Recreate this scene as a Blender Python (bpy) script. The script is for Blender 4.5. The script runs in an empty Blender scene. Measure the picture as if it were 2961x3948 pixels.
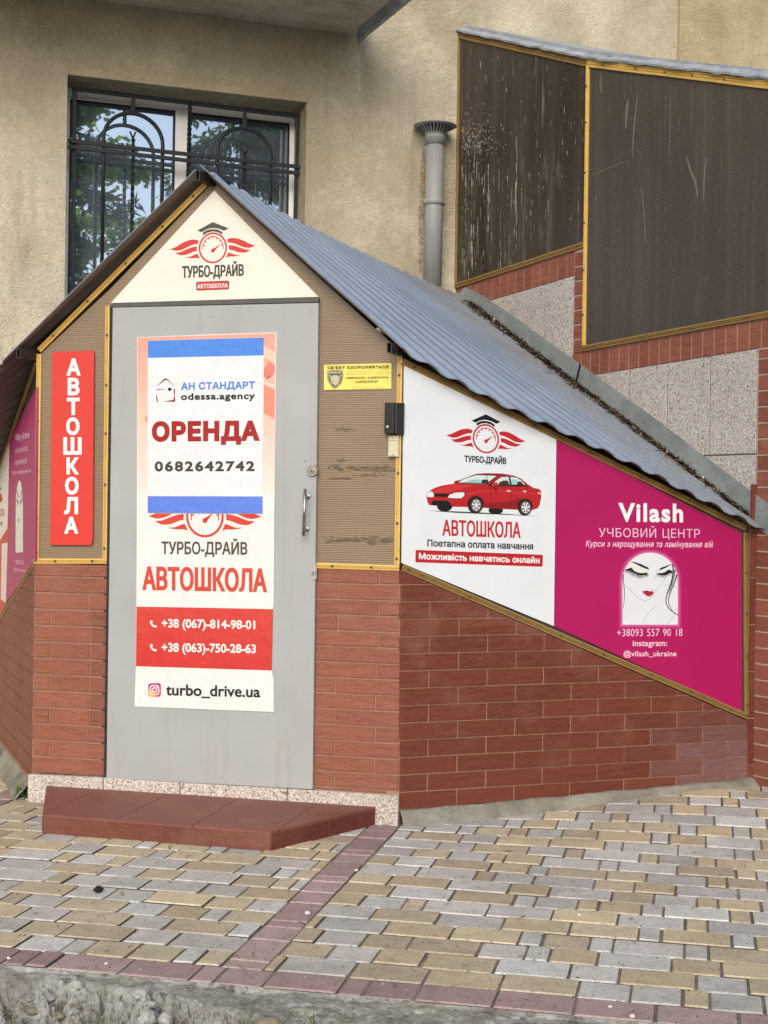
import bpy, bmesh, math, random
from mathutils import Vector, Matrix, noise
from mathutils.geometry import delaunay_2d_cdt
random.seed(7)
R = math.radians
SC = bpy.context.scene
COL = SC.collection

# ------------------------------------------------------------------ camera
FPX, PITCH, ROLL, CAMH = 5500.0, -0.0016, 0.0144, 1.38
cp, sp, cr, sr = math.cos(PITCH), math.sin(PITCH), math.cos(ROLL), math.sin(ROLL)
_f = Vector((0, cp, sp)); _u0 = Vector((0, -sp, cp)); _r0 = Vector((1, 0, 0))
CR = _r0*cr + _u0*sr; CU = _u0*cr - _r0*sr; CF = _f
CAM = Vector((0, 0, CAMH))
cam = bpy.data.cameras.new('camera'); camo = bpy.data.objects.new('camera', cam); COL.objects.link(camo)
cam.sensor_fit = 'HORIZONTAL'; cam.sensor_width = 36; cam.lens = FPX/2961*36
cam.clip_start = .05; cam.clip_end = 1000
camo.matrix_world = Matrix(((CR.x, CU.x, -CF.x, CAM.x), (CR.y, CU.y, -CF.y, CAM.y), (CR.z, CU.z, -CF.z, CAM.z), (0, 0, 0, 1)))
SC.camera = camo

# ------------------------------------------------------------------ world, sun, exposure
SUN_EL, SUN_AZ = R(34), R(187)      # azimuth clockwise from +Y: the light comes from behind the viewer's left shoulder
w = bpy.data.worlds.new('World'); SC.world = w; w.use_nodes = True
wt = w.node_tree; wt.nodes.clear()
sky = wt.nodes.new('ShaderNodeTexSky'); sky.sky_type = 'NISHITA'; sky.sun_disc = False
sky.sun_elevation = SUN_EL; sky.sun_rotation = SUN_AZ; sky.dust_density = 3.0; sky.ozone_density = .6; sky.air_density = 1.0
hs = wt.nodes.new('ShaderNodeHueSaturation'); hs.inputs['Saturation'].default_value = .7
bg = wt.nodes.new('ShaderNodeBackground'); bg.inputs['Strength'].default_value = .15
wo = wt.nodes.new('ShaderNodeOutputWorld')
wt.links.new(sky.outputs[0], hs.inputs['Color']); wt.links.new(hs.outputs[0], bg.inputs[0]); wt.links.new(bg.outputs[0], wo.inputs[0])
sl = bpy.data.lights.new('sun', 'SUN'); so = bpy.data.objects.new('sun', sl); COL.objects.link(so)
sl.energy = 1.75; sl.angle = R(42); sl.color = (1.0, .975, .945)
sd = Vector((math.sin(SUN_AZ)*math.cos(SUN_EL), math.cos(SUN_AZ)*math.cos(SUN_EL), math.sin(SUN_EL)))
so.rotation_euler = sd.to_track_quat('Z', 'Y').to_euler(); so.location = sd*30
SC.view_settings.view_transform = 'Standard'; SC.view_settings.look = 'None'
SC.view_settings.exposure = .0; SC.view_settings.gamma = 1
SC.render.engine = 'CYCLES'; SC.cycles.use_denoising = True; SC.cycles.max_bounces = 6

# ------------------------------------------------------------------ measuring helpers
# survey of the place: rays through measured picture positions meet the real wall planes
def ray(x, y):
    return CR*(x*1.785-1480.5) - CU*(y*1.785-1974) + CF*FPX
def ground(x, y, z=0):
    v = ray(x, y); return CAM + v*((z-CAMH)/v.z)
class Plane:
    def __init__(s, p, yaw):
        s.p = Vector((p[0], p[1], 0)); s.yaw = yaw
        s.d = Vector((math.cos(yaw), math.sin(yaw), 0)); s.o = Vector((s.d.y, -s.d.x, 0))   # o points out of the wall
    def at(s, x, y, off=0):
        v = ray(x, y); q = s.p + s.o*off
        return CAM + v*((q-CAM).dot(s.o)/v.dot(s.o))
    def uv(s, x, y, off=0):
        q = s.at(x, y, off); return (q-s.p).dot(s.d), q.z
    def pt(s, u, v, off=0):
        return s.p + s.d*u + s.o*off + Vector((0, 0, v))
def Zm(ox, oy, s):                    # enlarged detail -> sheet coordinates
    return lambda X, Y: ((ox+X*s)/1.785, (oy+Y*s)/1.785)
c0 = ground(861, 1781)
F = Plane(c0, R(-13.40)); RW = Plane(c0, R(20.27))
LC = F.at(75, 1300); LW = Plane(LC, R(-67.93))
PW = Plane(RW.at(1625, 1600), R(-57.46))
BWp = PW.at(990, 400); BW = Plane(BWp, R(20.2))

# ------------------------------------------------------------------ colours and materials
def lin(c):
    r = []
    for k in c[:3]:
        k /= 255
        r.append(k/12.92 if k <= .04045 else ((k+.055)/1.055)**2.4)
    return tuple(r)+(1,)
def sc(c, f): return tuple(x*f for x in c[:3])+(1,)
class NT:
    def __init__(s, name):
        s.m = bpy.data.materials.new(name); s.m.use_nodes = True; s.t = s.m.node_tree
        s.b = s.t.nodes['Principled BSDF']; s.tc = s.n('ShaderNodeTexCoord')
    def n(s, t, **k):
        q = s.t.nodes.new(t)
        for a, b in k.items(): setattr(q, a, b)
        return q
    def l(s, a, b): s.t.links.new(a, b)
    def map(s, sx=1, sy=1, sz=1, src='Object', rot=0):
        q = s.n('ShaderNodeMapping'); q.inputs['Scale'].default_value = (sx, sy, sz); q.inputs['Rotation'].default_value = (0, 0, rot)
        s.l(s.tc.outputs[src], q.inputs[0]); return q.outputs[0]
    def noise(s, scale, detail=4, rough=.55, vec=None, dist=0):
        q = s.n('ShaderNodeTexNoise'); q.inputs['Scale'].default_value = scale; q.inputs['Detail'].default_value = detail
        q.inputs['Roughness'].default_value = rough; q.inputs['Distortion'].default_value = dist
        s.l(vec or s.tc.outputs['Object'], q.inputs['Vector']); return q.outputs['Fac']
    def ramp(s, fac, stops):
        q = s.n('ShaderNodeValToRGB'); e = q.color_ramp.elements
        while len(e) < len(stops): e.new(.5)
        for k, (p, c) in enumerate(stops):
            e[k].position = p; e[k].color = c if not isinstance(c, (int, float)) else (c, c, c, 1)
        s.l(fac, q.inputs[0]); return q.outputs[0]
    def mix(s, fac, a, b, mode='MIX'):
        q = s.n('ShaderNodeMix', data_type='RGBA', blend_type=mode)
        for v, i in ((fac, 0), (a, 6), (b, 7)):
            if isinstance(v, (int, float)): q.inputs[i].default_value = v
            elif isinstance(v, tuple): q.inputs[i].default_value = v
            else: s.l(v, q.inputs[i])
        return q.outputs[2]
    def math(s, op, a, b=0.0):
        q = s.n('ShaderNodeMath', operation=op)
        for v, i in ((a, 0), (b, 1)):
            if isinstance(v, (int, float)): q.inputs[i].default_value = v
            else: s.l(v, q.inputs[i])
        return q.outputs[0]
    def bump(s, h, strength=.3, dist=.01, prev=None):
        q = s.n('ShaderNodeBump'); q.inputs['Strength'].default_value = strength; q.inputs['Distance'].default_value = dist
        s.l(h, q.inputs['Height'])
        if prev is not None: s.l(prev, q.inputs['Normal'])
        return q.outputs[0]
    def attr(s):
        q = s.n('ShaderNodeAttribute'); q.attribute_name = 'Col'; return q.outputs['Color']
    def done(s, col=None, rough=.7, nrm=None, spec=.5, metal=0, coat=0):
        if isinstance(col, tuple): s.b.inputs['Base Color'].default_value = col
        elif col is not None: s.l(col, s.b.inputs['Base Color'])
        if isinstance(rough, (int, float)): s.b.inputs['Roughness'].default_value = rough
        else: s.l(rough, s.b.inputs['Roughness'])
        if nrm is not None: s.l(nrm, s.b.inputs['Normal'])
        s.b.inputs['Specular IOR Level'].default_value = spec; s.b.inputs['Metallic'].default_value = metal
        s.b.inputs['Coat Weight'].default_value = coat
        return s.m
def simple(name, c, rough=.6, var=.12, scale=14, bump=.0, bscale=80, spec=.4, metal=0):
    t = NT(name); n = t.noise(scale, 6, .65)
    col = t.ramp(n, [(.3, sc(c, 1-var)), (.7, sc(c, 1+var))])
    nr = t.bump(t.noise(bscale, 4, .6), bump, .004) if bump else None
    return t.done(col, rough, nr, spec, metal)

def m_stucco(name, base, dark, light):
    t = NT(name)
    big = t.noise(1.3, 5, .6); mid = t.noise(6, 5, .6)
    st = t.noise(5, 5, .6, t.map(1.6, 1.6, .22))
    col = t.mix(t.ramp(big, [(.38, 0), (.62, 1)]), sc(dark, .93), base)
    col = t.mix(t.ramp(mid, [(.55, 0), (.78, .55)]), col, light)
    col = t.mix(t.ramp(st, [(.52, 0), (.8, .35)]), col, sc(dark, .75))
    fine = t.noise(75, 3, .75); mf = t.noise(26, 4, .7)
    col = t.mix(t.ramp(fine, [(.30, .45), (.52, 0)]), col, sc(dark, .55))
    col = t.mix(t.ramp(mf, [(.32, .28), (.55, 0)]), col, sc(dark, .66))
    col = t.mix(t.ramp(fine, [(.62, 0), (.75, .2)]), col, sc(light, 1.12))
    run = t.noise(1, 5, .7, t.map(4.5, 4.5, .55)); msk = t.noise(.7, 3, .5)
    col = t.mix(t.math('MULTIPLY', t.ramp(run, [(.50, 0), (.68, .55)]), t.ramp(msk, [(.42, 0), (.60, 1)])), col, sc(dark, .62))
    pat = t.noise(2.1, 3, .45); col = t.mix(t.ramp(pat, [(.60, 0), (.625, .28)]), col, lin((176, 170, 156)))
    # rubbed pale scrapes
    scr = t.noise(9, 6, .7, t.map(.5, .5, 2.2))
    col = t.mix(t.ramp(scr, [(.66, 0), (.76, .5)]), col, sc(light, 1.25))
    sp_ = t.noise(60, 2, .5)
    col = t.mix(t.ramp(sp_, [(.75, 0), (.8, .5)]), col, sc(light, 1.35))
    v = t.n('ShaderNodeTexVoronoi'); v.inputs['Scale'].default_value = 95; t.l(t.tc.outputs['Object'], v.inputs['Vector'])
    nr = t.bump(fine, .75, .010); nr = t.bump(v.outputs['Distance'], .35, .008, nr); nr = t.bump(mid, .3, .03, nr)
    return t.done(col, .93, nr, .2)
def m_tile(name, rough=.62):                     # split-face clinker: tile tone from the mesh
    t = NT(name)
    st = t.noise(34, 6, .62, t.map(.45, .45, 1.5), .8)
    big = t.noise(4, 4, .6)
    c = t.mix(1.0, t.attr(), t.ramp(st, [(.28, .90), (.5, 1.0), (.75, 1.05)]), 'MULTIPLY')
    c = t.mix(t.ramp(big, [(.5, 0), (.8, .22)]), c, lin((176, 140, 122)))
    f = t.noise(220, 3, .6)
    c = t.mix(t.ramp(f, [(.62, 0), (.8, .18)]), c, lin((70, 40, 32)))
    rid = t.n('ShaderNodeTexWave', wave_type='BANDS', bands_direction='Z'); rid.inputs['Scale'].default_value = 7
    rid.inputs['Distortion'].default_value = 9; rid.inputs['Detail'].default_value = 4; rid.inputs['Detail Scale'].default_value = 1.2
    t.l(t.map(.35, .35, 1), rid.inputs['Vector'])
    st2 = t.noise(15, 5, .6, t.map(.6, .6, 1.5), 1.2); nr = t.bump(st2, .38, .02); nr = t.bump(st, .35, .012, nr); nr = t.bump(rid.outputs['Fac'], .10, .008, nr); nr = t.bump(f, .4, .003, nr)
    return t.done(c, rough, nr, .35)
def m_paver():
    t = NT('paver_concrete')
    a = t.noise(16, 6, .65); f = t.noise(130, 3, .75); b = t.noise(2.2, 5, .6)
    c = t.mix(1.0, t.attr(), t.ramp(a, [(.25, .76), (.5, 1.0), (.78, 1.12)]), 'MULTIPLY')
    c = t.mix(t.ramp(b, [(.45, 0), (.72, .42)]), c, lin((126, 120, 108)))
    c = t.mix(t.ramp(f, [(.30, .6), (.50, 0)]), c, lin((84, 80, 72)))
    s2 = t.noise(9, 6, .72)
    c = t.mix(t.ramp(s2, [(.64, 0), (.74, .4)]), c, lin((92, 84, 74)))
    nr = t.bump(f, .45, .004); nr = t.bump(a, .25, .008, nr)
    return t.done(c, .85, nr, .3)
def m_granite(name, base=(208, 199, 190)):
    t = NT(name)
    v = t.n('ShaderNodeTexVoronoi'); v.inputs['Scale'].default_value = 75; v.inputs['Randomness'].default_value = 1; t.l(t.map(1, 1, 1.0), v.inputs['Vector'])
    n = t.noise(115, 3, .6); n2 = t.noise(48, 3, .55)
    c = t.ramp(n, [(.30, lin((86, 80, 78))), (.42, lin((160, 150, 144))), (.52, lin(base)), (.7, lin((228, 222, 214)))])
    c = t.mix(t.ramp(n2, [(.5, 0), (.62, .55)]), c, lin((186, 170, 156)))
    c = t.mix(t.ramp(n2, [(.30, .7), (.40, 0)]), c, lin((96, 92, 90)))
    d = t.noise(1.6, 4, .6); c = t.mix(t.ramp(d, [(.5, 0), (.8, .3)]), c, lin((140, 128, 108)))
    return t.done(c, .5, t.bump(n, .1, .002), .4)
def m_poly(name, a, b, pitch, streak=0, rough=.35):
    t = NT(name)
    wv = t.n('ShaderNodeTexWave', wave_type='BANDS', bands_direction='Z', wave_profile='SIN')
    wv.inputs['Scale'].default_value = .31416/pitch; wv.inputs['Distortion'].default_value = .12; wv.inputs['Detail'].default_value = 1
    t.l(t.tc.outputs['Object'], wv.inputs['Vector'])
    c = t.mix(t.ramp(wv.outputs['Fac'], [(.15, 0), (.6, 1)]), b, a)
    big = t.noise(2.5, 4, .6); c = t.mix(t.ramp(big, [(.4, 0), (.75, .4)]), c, sc(b, .9))
    if streak:
        s1 = t.noise(1.0, 5, .75, t.map(26, 26, 1.3)); s2 = t.noise(1, 3, .6, t.map(3, 3, 1.6))
        k = t.math('MULTIPLY', t.ramp(s1, [(.55, 0), (.68, 1)]), t.ramp(s2, [(.38, .08), (.62, 1)]))
        c = t.mix(t.math('MULTIPLY', k, streak), c, lin((176, 168, 152)))
        dr = t.noise(1, 3, .6, t.map(9, 9, .35)); c = t.mix(t.ramp(dr, [(.45, 0), (.8, .25)]), c, lin((120, 112, 100)))
        ps = t.noise(45, 3, .6, t.map(1, 1, .6)); c = t.mix(t.ramp(ps, [(.72, 0), (.78, .6*streak)]), c, lin((205, 200, 188)))
    nr = t.bump(wv.outputs['Fac'], .25, .002)
    return t.done(c, rough, nr, .5)
def m_print(name, rough=.45, wrinkle=.05):
    t = NT(name)
    n = t.noise(5, 5, .6); f = t.noise(260, 2, .6)
    c = t.mix(1.0, t.attr(), t.ramp(n, [(.3, .955), (.7, 1.02)]), 'MULTIPLY')
    c = t.mix(t.ramp(f, [(.66, 0), (.85, .10)]), c, lin((150, 142, 130)))
    wr = t.noise(11, 4, .6)
    nr = t.bump(wr, wrinkle, .02); nr = t.bump(f, .06, .001, nr)
    return t.done(c, rough, nr, .4)
def m_roof():
    t = NT('roof_sheet_paint')
    a = t.noise(2.0, 5, .6); b = t.noise(24, 6, .7); ss = t.n('ShaderNodeSeparateColor'); t.l(t.attr(), ss.inputs[0])
    c = t.ramp(a, [(.3, lin((118, 134, 156))), (.7, lin((144, 159, 180)))])
    c = t.mix(t.ramp(b, [(.56, 0), (.8, .45)]), c, lin((152, 154, 150)))
    dirt = t.noise(6, 6, .72)
    k = t.math('MULTIPLY', t.ramp(dirt, [(.30, .15), (.62, 1)]), ss.outputs[0])
    c = t.mix(k, c, lin((128, 124, 114)))
    c = t.mix(t.ramp(t.noise(9, 5, .7), [(.60, 0), (.78, .5)]), c, lin((96, 100, 104)))
    sp_ = t.noise(60, 2, .5); c = t.mix(t.ramp(sp_, [(.70, 0), (.75, .7)]), c, lin((200, 200, 196)))
    return t.done(c, t.math('ADD', t.math('MULTIPLY', ss.outputs[0], .35), .36), t.bump(b, .08, .003), .5)
def m_strip(name, col, dirt, rough=.35):
    t = NT(name)
    n = t.noise(9, 5, .65, t.map(1, 1, 1)); f = t.noise(60, 4, .7)
    c = t.mix(t.ramp(n, [(.42, 0), (.75, .4)]), col, dirt)
    c = t.mix(t.ramp(f, [(.66, 0), (.78, .5)]), c, sc(dirt, .55))
    return t.done(c, rough, t.bump(f, .05, .002), .5)
def m_door():
    t = NT('door_grey_paint')
    z = t.n('ShaderNodeSeparateXYZ'); t.l(t.tc.outputs['Object'], z.inputs[0])
    n = t.noise(3, 5, .6); f = t.noise(200, 2, .6)
    c = t.ramp(n, [(.3, lin((162, 164, 163))), (.7, lin((172, 174, 173)))])
    dr = t.noise(1, 4, .65, t.map(14, 14, .7))
    c = t.mix(t.ramp(dr, [(.56, 0), (.7, .22)]), c, lin((150, 146, 136)))
    sp_ = t.noise(24, 1, .4); c = t.mix(t.ramp(sp_, [(.78, 0), (.80, .8)]), c, lin((80, 78, 74)))
    return t.done(c, .48, t.bump(f, .10, .001), .45)
def m_glass():
    t = NT('window_glass')
    n = t.noise(1.7, 2, .5)
    return t.done(lin((192, 210, 230)), .01, t.bump(n, .03, .02), .5, .85)
def m_concrete(name, c, dark):
    t = NT(name)
    a = t.noise(5, 6, .65); f = t.noise(60, 5, .7); g = t.noise(160, 3, .7)
    col = t.ramp(a, [(.32, dark), (.62, c)])
    col = t.mix(t.ramp(f, [(.58, 0), (.72, .6)]), col, sc(c, 1.28))
    col = t.mix(t.ramp(f, [(.28, .7), (.40, 0)]), col, sc(dark, .6))
    nr = t.bump(f, .6, .012); nr = t.bump(g, .4, .004, nr)
    return t.done(col, .92, nr, .25)
def m_rubble():
    t = NT('broken_concrete')
    v = t.n('ShaderNodeTexVoronoi'); v.inputs['Scale'].default_value = 26; t.l(t.map(1, 1, 1), v.inputs['Vector'])
    a = t.noise(7, 6, .7); f = t.noise(70, 5, .7)
    base = t.ramp(a, [(.3, lin((108, 101, 86))), (.5, lin((150, 148, 140))), (.7, lin((184, 184, 180)))])
    sep = t.n('ShaderNodeSeparateColor'); t.l(v.outputs['Color'], sep.inputs[0])
    st = t.ramp(sep.outputs[0], [(.2, lin((104, 100, 92))), (.6, lin((150, 149, 145))), (.9, lin((196, 196, 192)))])
    z = t.n('ShaderNodeSeparateXYZ'); t.l(t.tc.outputs['Object'], z.inputs[0])
    rub = t.ramp(z.outputs[2], [(.0, 1), (.02, 1)])
    k = t.math('MULTIPLY', t.ramp(sep.outputs[1], [(.45, 0), (.55, .75)]), t.ramp(v.outputs['Distance'], [(.35, 1), (.55, 0)]))
    c = t.mix(k, base, st)
    c = t.mix(t.ramp(f, [(.30, .85), (.46, 0)]), c, lin((52, 48, 41)))
    c = t.mix(t.ramp(f, [(.58, 0), (.70, .7)]), c, lin((204, 204, 200)))
    c = t.mix(t.ramp(t.noise(3.5, 4, .6), [(.56, 0), (.72, .45)]), c, lin((120, 116, 84)))
    nr = t.bump(f, .7, .015); nr = t.bump(v.outputs['Distance'], .35, .01, nr)
    return t.done(c, .92, nr, .25)
def m_leaf(name, thin=.45):
    t = NT(name); n = t.noise(.9, 3, .6)
    c = t.mix(1, t.attr(), t.ramp(n, [(.3, .75), (.7, 1.25)]), 'MULTIPLY')
    m = t.done(c, .6, None, .3)
    tr = t.n('ShaderNodeBsdfTranslucent'); mx = t.n('ShaderNodeMixShader'); mx.inputs[0].default_value = thin
    out = t.t.nodes['Material Output']; t.l(c, tr.inputs['Color']); t.l(t.b.outputs[0], mx.inputs[1]); t.l(tr.outputs[0], mx.inputs[2]); t.l(mx.outputs[0], out.inputs['Surface'])
    return m

def m_rub():                         # thin ragged film: patchy cover over the plaster
    t = NT('plaster_rub'); f = t.noise(70, 4, .7); g = t.noise(22, 4, .65)
    t.l(t.math('MULTIPLY', t.ramp(f, [(.35, 0), (.62, .85)]), t.ramp(g, [(.36, .1), (.60, .9)])), t.b.inputs['Alpha'])
    return t.done(t.attr(), .95, None, .2)

M = {}
M['stucco'] = m_stucco('wall_stucco', lin((214, 203, 179)), lin((184, 172, 146)), lin((224, 216, 198)))
M['stucco_y'] = m_stucco('pier_stucco', lin((212, 197, 160)), lin((180, 164, 128)), lin((226, 214, 186)))
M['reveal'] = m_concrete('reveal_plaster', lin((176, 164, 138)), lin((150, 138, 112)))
M['band'] = m_stucco('band_plaster', lin((200, 187, 158)), lin((184, 170, 140)), lin((210, 198, 172)))
M['rub'] = m_rub()
M['slab'] = m_concrete('slab_concrete', lin((206, 200, 180)), lin((176, 168, 144)))
M['tile'] = m_tile('clinker_tile')
M['grout'] = simple('grout', lin((160, 122, 102)), .9, .12, 30, .2, 200)
M['grout_l'] = simple('grout_light', lin((198, 176, 160)), .9, .12, 30, .2, 200)
M['granite'] = m_granite('granite')
M['granite_b'] = m_granite('granite_panel', (186, 182, 176))
M['paver'] = m_paver()
M['joint'] = m_concrete('joint_sand', lin((140, 133, 119)), lin((86, 80, 70)))
M['poly'] = m_poly('brown_sheet', lin((150, 128, 101)), lin((118, 99, 77)), .0098)
M['poly_d'] = m_poly('dark_brown_sheet', lin((76, 69, 62)), lin((70, 63, 57)), .0098, .12, .33)
M['poly_e'] = m_poly('dark_brown_sheet_streaked', lin((58, 49, 41)), lin((51, 43, 35)), .0098, .4, .33)
M['strip'] = m_strip('yellow_strip', lin((222, 184, 100)), lin((196, 160, 92)))
M['strip_d'] = m_strip('weathered_strip', lin((146, 116, 66)), lin((110, 88, 52)), .5)
M['screw'] = simple('screw_head', lin((92, 72, 36)), .5, .1)
M['roof'] = m_roof()
M['under'] = simple('roof_underside', lin((118, 108, 103)), .5, .2, 8)
M['tube'] = simple('dark_tube', lin((46, 40, 40)), .5, .15)
M['galv'] = m_concrete('galvanised', lin((146, 152, 150)), lin((116, 122, 120)))
M['galv'].node_tree.nodes['Principled BSDF'].inputs['Roughness'].default_value = .7
M['door'] = m_door()
M['dark'] = simple('dark_gap', lin((38, 38, 44)), .6, .1)
M['lintel'] = simple('lintel_grey', lin((88, 86, 80)), .6, .15, 20)
M['print'] = m_print('printed_vinyl', .42, .05)
M['paper'] = m_print('printed_paper', .5, .38)
M['steel'] = simple('brushed_steel', lin((176, 172, 162)), .3, .1, 30, metal=1)
M['black_plastic'] = simple('black_plastic', lin((38, 35, 34)), .42, .1, 30)
M['ivory_plastic'] = simple('ivory_plastic', lin((206, 200, 172)), .4, .05, 12)
M['lens'] = simple('clear_lens', lin((225, 225, 225)), .15, .02)
M['white_frame'] = simple('white_frame', lin((250, 249, 244)), .4, .04, 6)
M['iron'] = simple('grille_paint', lin((34, 41, 45)), .5, .25, 30, .15, 90)
M['glass'] = m_glass()
M['gasket'] = simple('gasket', lin((32, 32, 30)), .6, .1)
M['pipe'] = simple('pipe_grey', lin((146, 147, 144)), .5, .08, 8)
M['pipe_d'] = simple('pipe_slots', lin((26, 30, 28)), .8, .1)
M['plinth'] = m_concrete('plinth_concrete', lin((152, 148, 136)), lin((108, 104, 92)))
M['rubble'] = m_rubble()
M['asphalt'] = m_concrete('asphalt', lin((82, 80, 76)), lin((60, 58, 55)))
M['step'] = simple('step_tile', lin((124, 77, 67)), .6, .16, 7, .1, 120)
M['step_side'] = M['tile']
M['litter'] = m_leaf('dry_litter', .1)
M['leaf'] = m_leaf('leaf', .5)
M['bark'] = simple('bark', lin((82, 66, 52)), .9, .25, 9, .8, 30)
M['pebble'] = simple('pebble', lin((214, 208, 198)), .7, .1, 40)
M['clod'] = simple('black_clod', lin((30, 28, 26)), .9, .3, 60, .6, 200)
M['white_paper'] = simple('white_paper', lin((222, 220, 214)), .7, .05)
M['flash'] = simple('weathered_sheet', lin((150, 156, 162)), .5, .3, 9, .1, 40)

# ------------------------------------------------------------------ mesh builder
class MB:
    def __init__(s): s.v = []; s.f = []; s.c = []; s.mi = []
    def face(s, pts, col=(1, 1, 1, 1), mi=0):
        k = len(s.v); s.v += [Vector(p) for p in pts]; s.f.append(tuple(range(k, k+len(pts)))); s.c.append(col); s.mi.append(mi)
    def mesh(s, vs, fs, col=(1, 1, 1, 1), mi=0):
        k = len(s.v); s.v += [Vector(p) for p in vs]
        for f in fs: s.f.append(tuple(k+i for i in f)); s.c.append(col); s.mi.append(mi)
    def box(s, o, x, y, z, col=(1, 1, 1, 1), mi=0):      # o corner, x y z edge vectors
        p = [o, o+x, o+x+y, o+y]; q = [a+z for a in p]
        s.mesh(p+q, [(3, 2, 1, 0), (4, 5, 6, 7), (0, 1, 5, 4), (1, 2, 6, 5), (2, 3, 7, 6), (3, 0, 4, 7)], col, mi)
    def prism(s, pts, back, col=(1, 1, 1, 1), mi=0):     # front polygon + vector to its back
        n = len(pts); pts = [Vector(p) for p in pts]
        s.mesh(pts+[p+back for p in pts], [tuple(range(n)), tuple(range(2*n-1, n-1, -1))]+[(i, n+i, n+(i+1) % n, (i+1) % n) for i in range(n)], col, mi)
    def tile(s, pts, n, th, ch, col=(1, 1, 1, 1), mi=0, side=None):  # chamfered tile: outline at the wall, n outward
        pts = [Vector(p) for p in pts]; m = len(pts); c = sum(pts, Vector())/m
        ins = []
        for p in pts:
            d = c-p; L = d.length or 1; ins.append(p+d*(min(ch*1.5/L, .4)))
        a = pts; b = [p+n*(th-ch) for p in pts]; t = [p+n*th for p in ins]
        fs = [tuple(range(2*m, 3*m))]
        for i in range(m):
            j = (i+1) % m; fs += [(i, j, m+j, m+i), (m+i, m+j, 2*m+j, 2*m+i)]
        s.mesh(a+b+t, fs, col, mi)
        if side:
            for k in range(1, 2*m, 2): s.c[len(s.c)-2*m-1+k] = side; s.c[len(s.c)-2*m+k] = tuple(min(1, x*1.22) for x in col[:3])+(1,)  # light caught on the rim is put into the chamfer colour
    def tube(s, pts, r, n=10, col=(1, 1, 1, 1), cap=True, mi=0):
        pts = [Vector(p) for p in pts]; rs = r if isinstance(r, (list, tuple)) else [r]*len(pts)
        rings = []; up = None
        for i, p in enumerate(pts):
            t = (pts[min(i+1, len(pts)-1)]-pts[max(i-1, 0)]).normalized()
            if up is None: up = t.orthogonal().normalized()
            up = (up-t*up.dot(t)).normalized(); b = t.cross(up)
            rings.append([p+(up*math.cos(2*math.pi*k/n)+b*math.sin(2*math.pi*k/n))*rs[i] for k in range(n)])
        vs = [q for rr in rings for q in rr]; fs = []
        for i in range(len(pts)-1):
            for k in range(n): fs.append((i*n+k, i*n+(k+1) % n, (i+1)*n+(k+1) % n, (i+1)*n+k))
        if cap: fs += [tuple(range(n-1, -1, -1)), tuple(range((len(pts)-1)*n, len(pts)*n))]
        s.mesh(vs, fs, col, mi)
def wloc(o):
    p = Vector()
    while o is not None: p += o.location; o = o.parent
    return p
def obj(name, mb, mat, parent=None, bevel=0, smooth=False, origin=None):
    base = wloc(parent) if parent else Vector(); org = base if origin is None else Vector(origin)
    me = bpy.data.meshes.new(name); me.from_pydata([v-org for v in mb.v], [], mb.f)
    for mm in (mat if isinstance(mat, (list, tuple)) else [mat]): me.materials.append(mm)
    at = me.color_attributes.new('Col', 'FLOAT_COLOR', 'CORNER'); buf = []
    for f, c in zip(mb.f, mb.c):
        if isinstance(c, list):
            for q in c: buf += q
        else:
            for _ in f: buf += c
    at.data.foreach_set('color', buf)
    me.polygons.foreach_set('material_index', mb.mi)
    if smooth: me.polygons.foreach_set('use_smooth', [True]*len(mb.f))
    me.update()
    o = bpy.data.objects.new(name, me); COL.objects.link(o)
    if parent: o.parent = parent
    o.location = org-base
    if bevel:
        b = o.modifiers.new('bevel', 'BEVEL'); b.width = bevel; b.segments = 2; b.limit_method = 'ANGLE'; b.angle_limit = R(40)
    return o
def thing(name, label, cat, loc=(0, 0, 0), group=None):
    o = bpy.data.objects.new(name, None); COL.objects.link(o); o.location = loc; o.empty_display_size = .1
    o['label'] = label; o['category'] = cat
    if group: o['group'] = group
    return o
def tag(o, label=None, cat=None, group=None, kind=None):
    if label: o['label'] = label
    if cat: o['category'] = cat
    if group: o['group'] = group
    if kind: o['kind'] = kind
    return o
def clip(poly, a, b, c):              # keep a*u+b*v<=c
    out = []
    for i in range(len(poly)):
        p, q = poly[i], poly[(i+1) % len(poly)]; dp = a*p[0]+b*p[1]-c; dq = a*q[0]+b*q[1]-c
        if dp <= 0: out.append(p)
        if (dp < 0 < dq) or (dq < 0 < dp):
            k = dp/(dp-dq); out.append((p[0]+(q[0]-p[0])*k, p[1]+(q[1]-p[1])*k))
    return out
def clip_convex(poly, region):        # region ccw
    for i in range(len(region)):
        p, q = region[i], region[(i+1) % len(region)]
        a, b = (q[1]-p[1]), -(q[0]-p[0]); poly = clip(poly, a, b, a*p[0]+b*p[1])
        if len(poly) < 3: return []
    return poly
def area(p): return abs(sum(p[i][0]*p[(i+1) % len(p)][1]-p[(i+1) % len(p)][0]*p[i][1] for i in range(len(p))))/2
def lerp(a, b, t): return a+(b-a)*t

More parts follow.
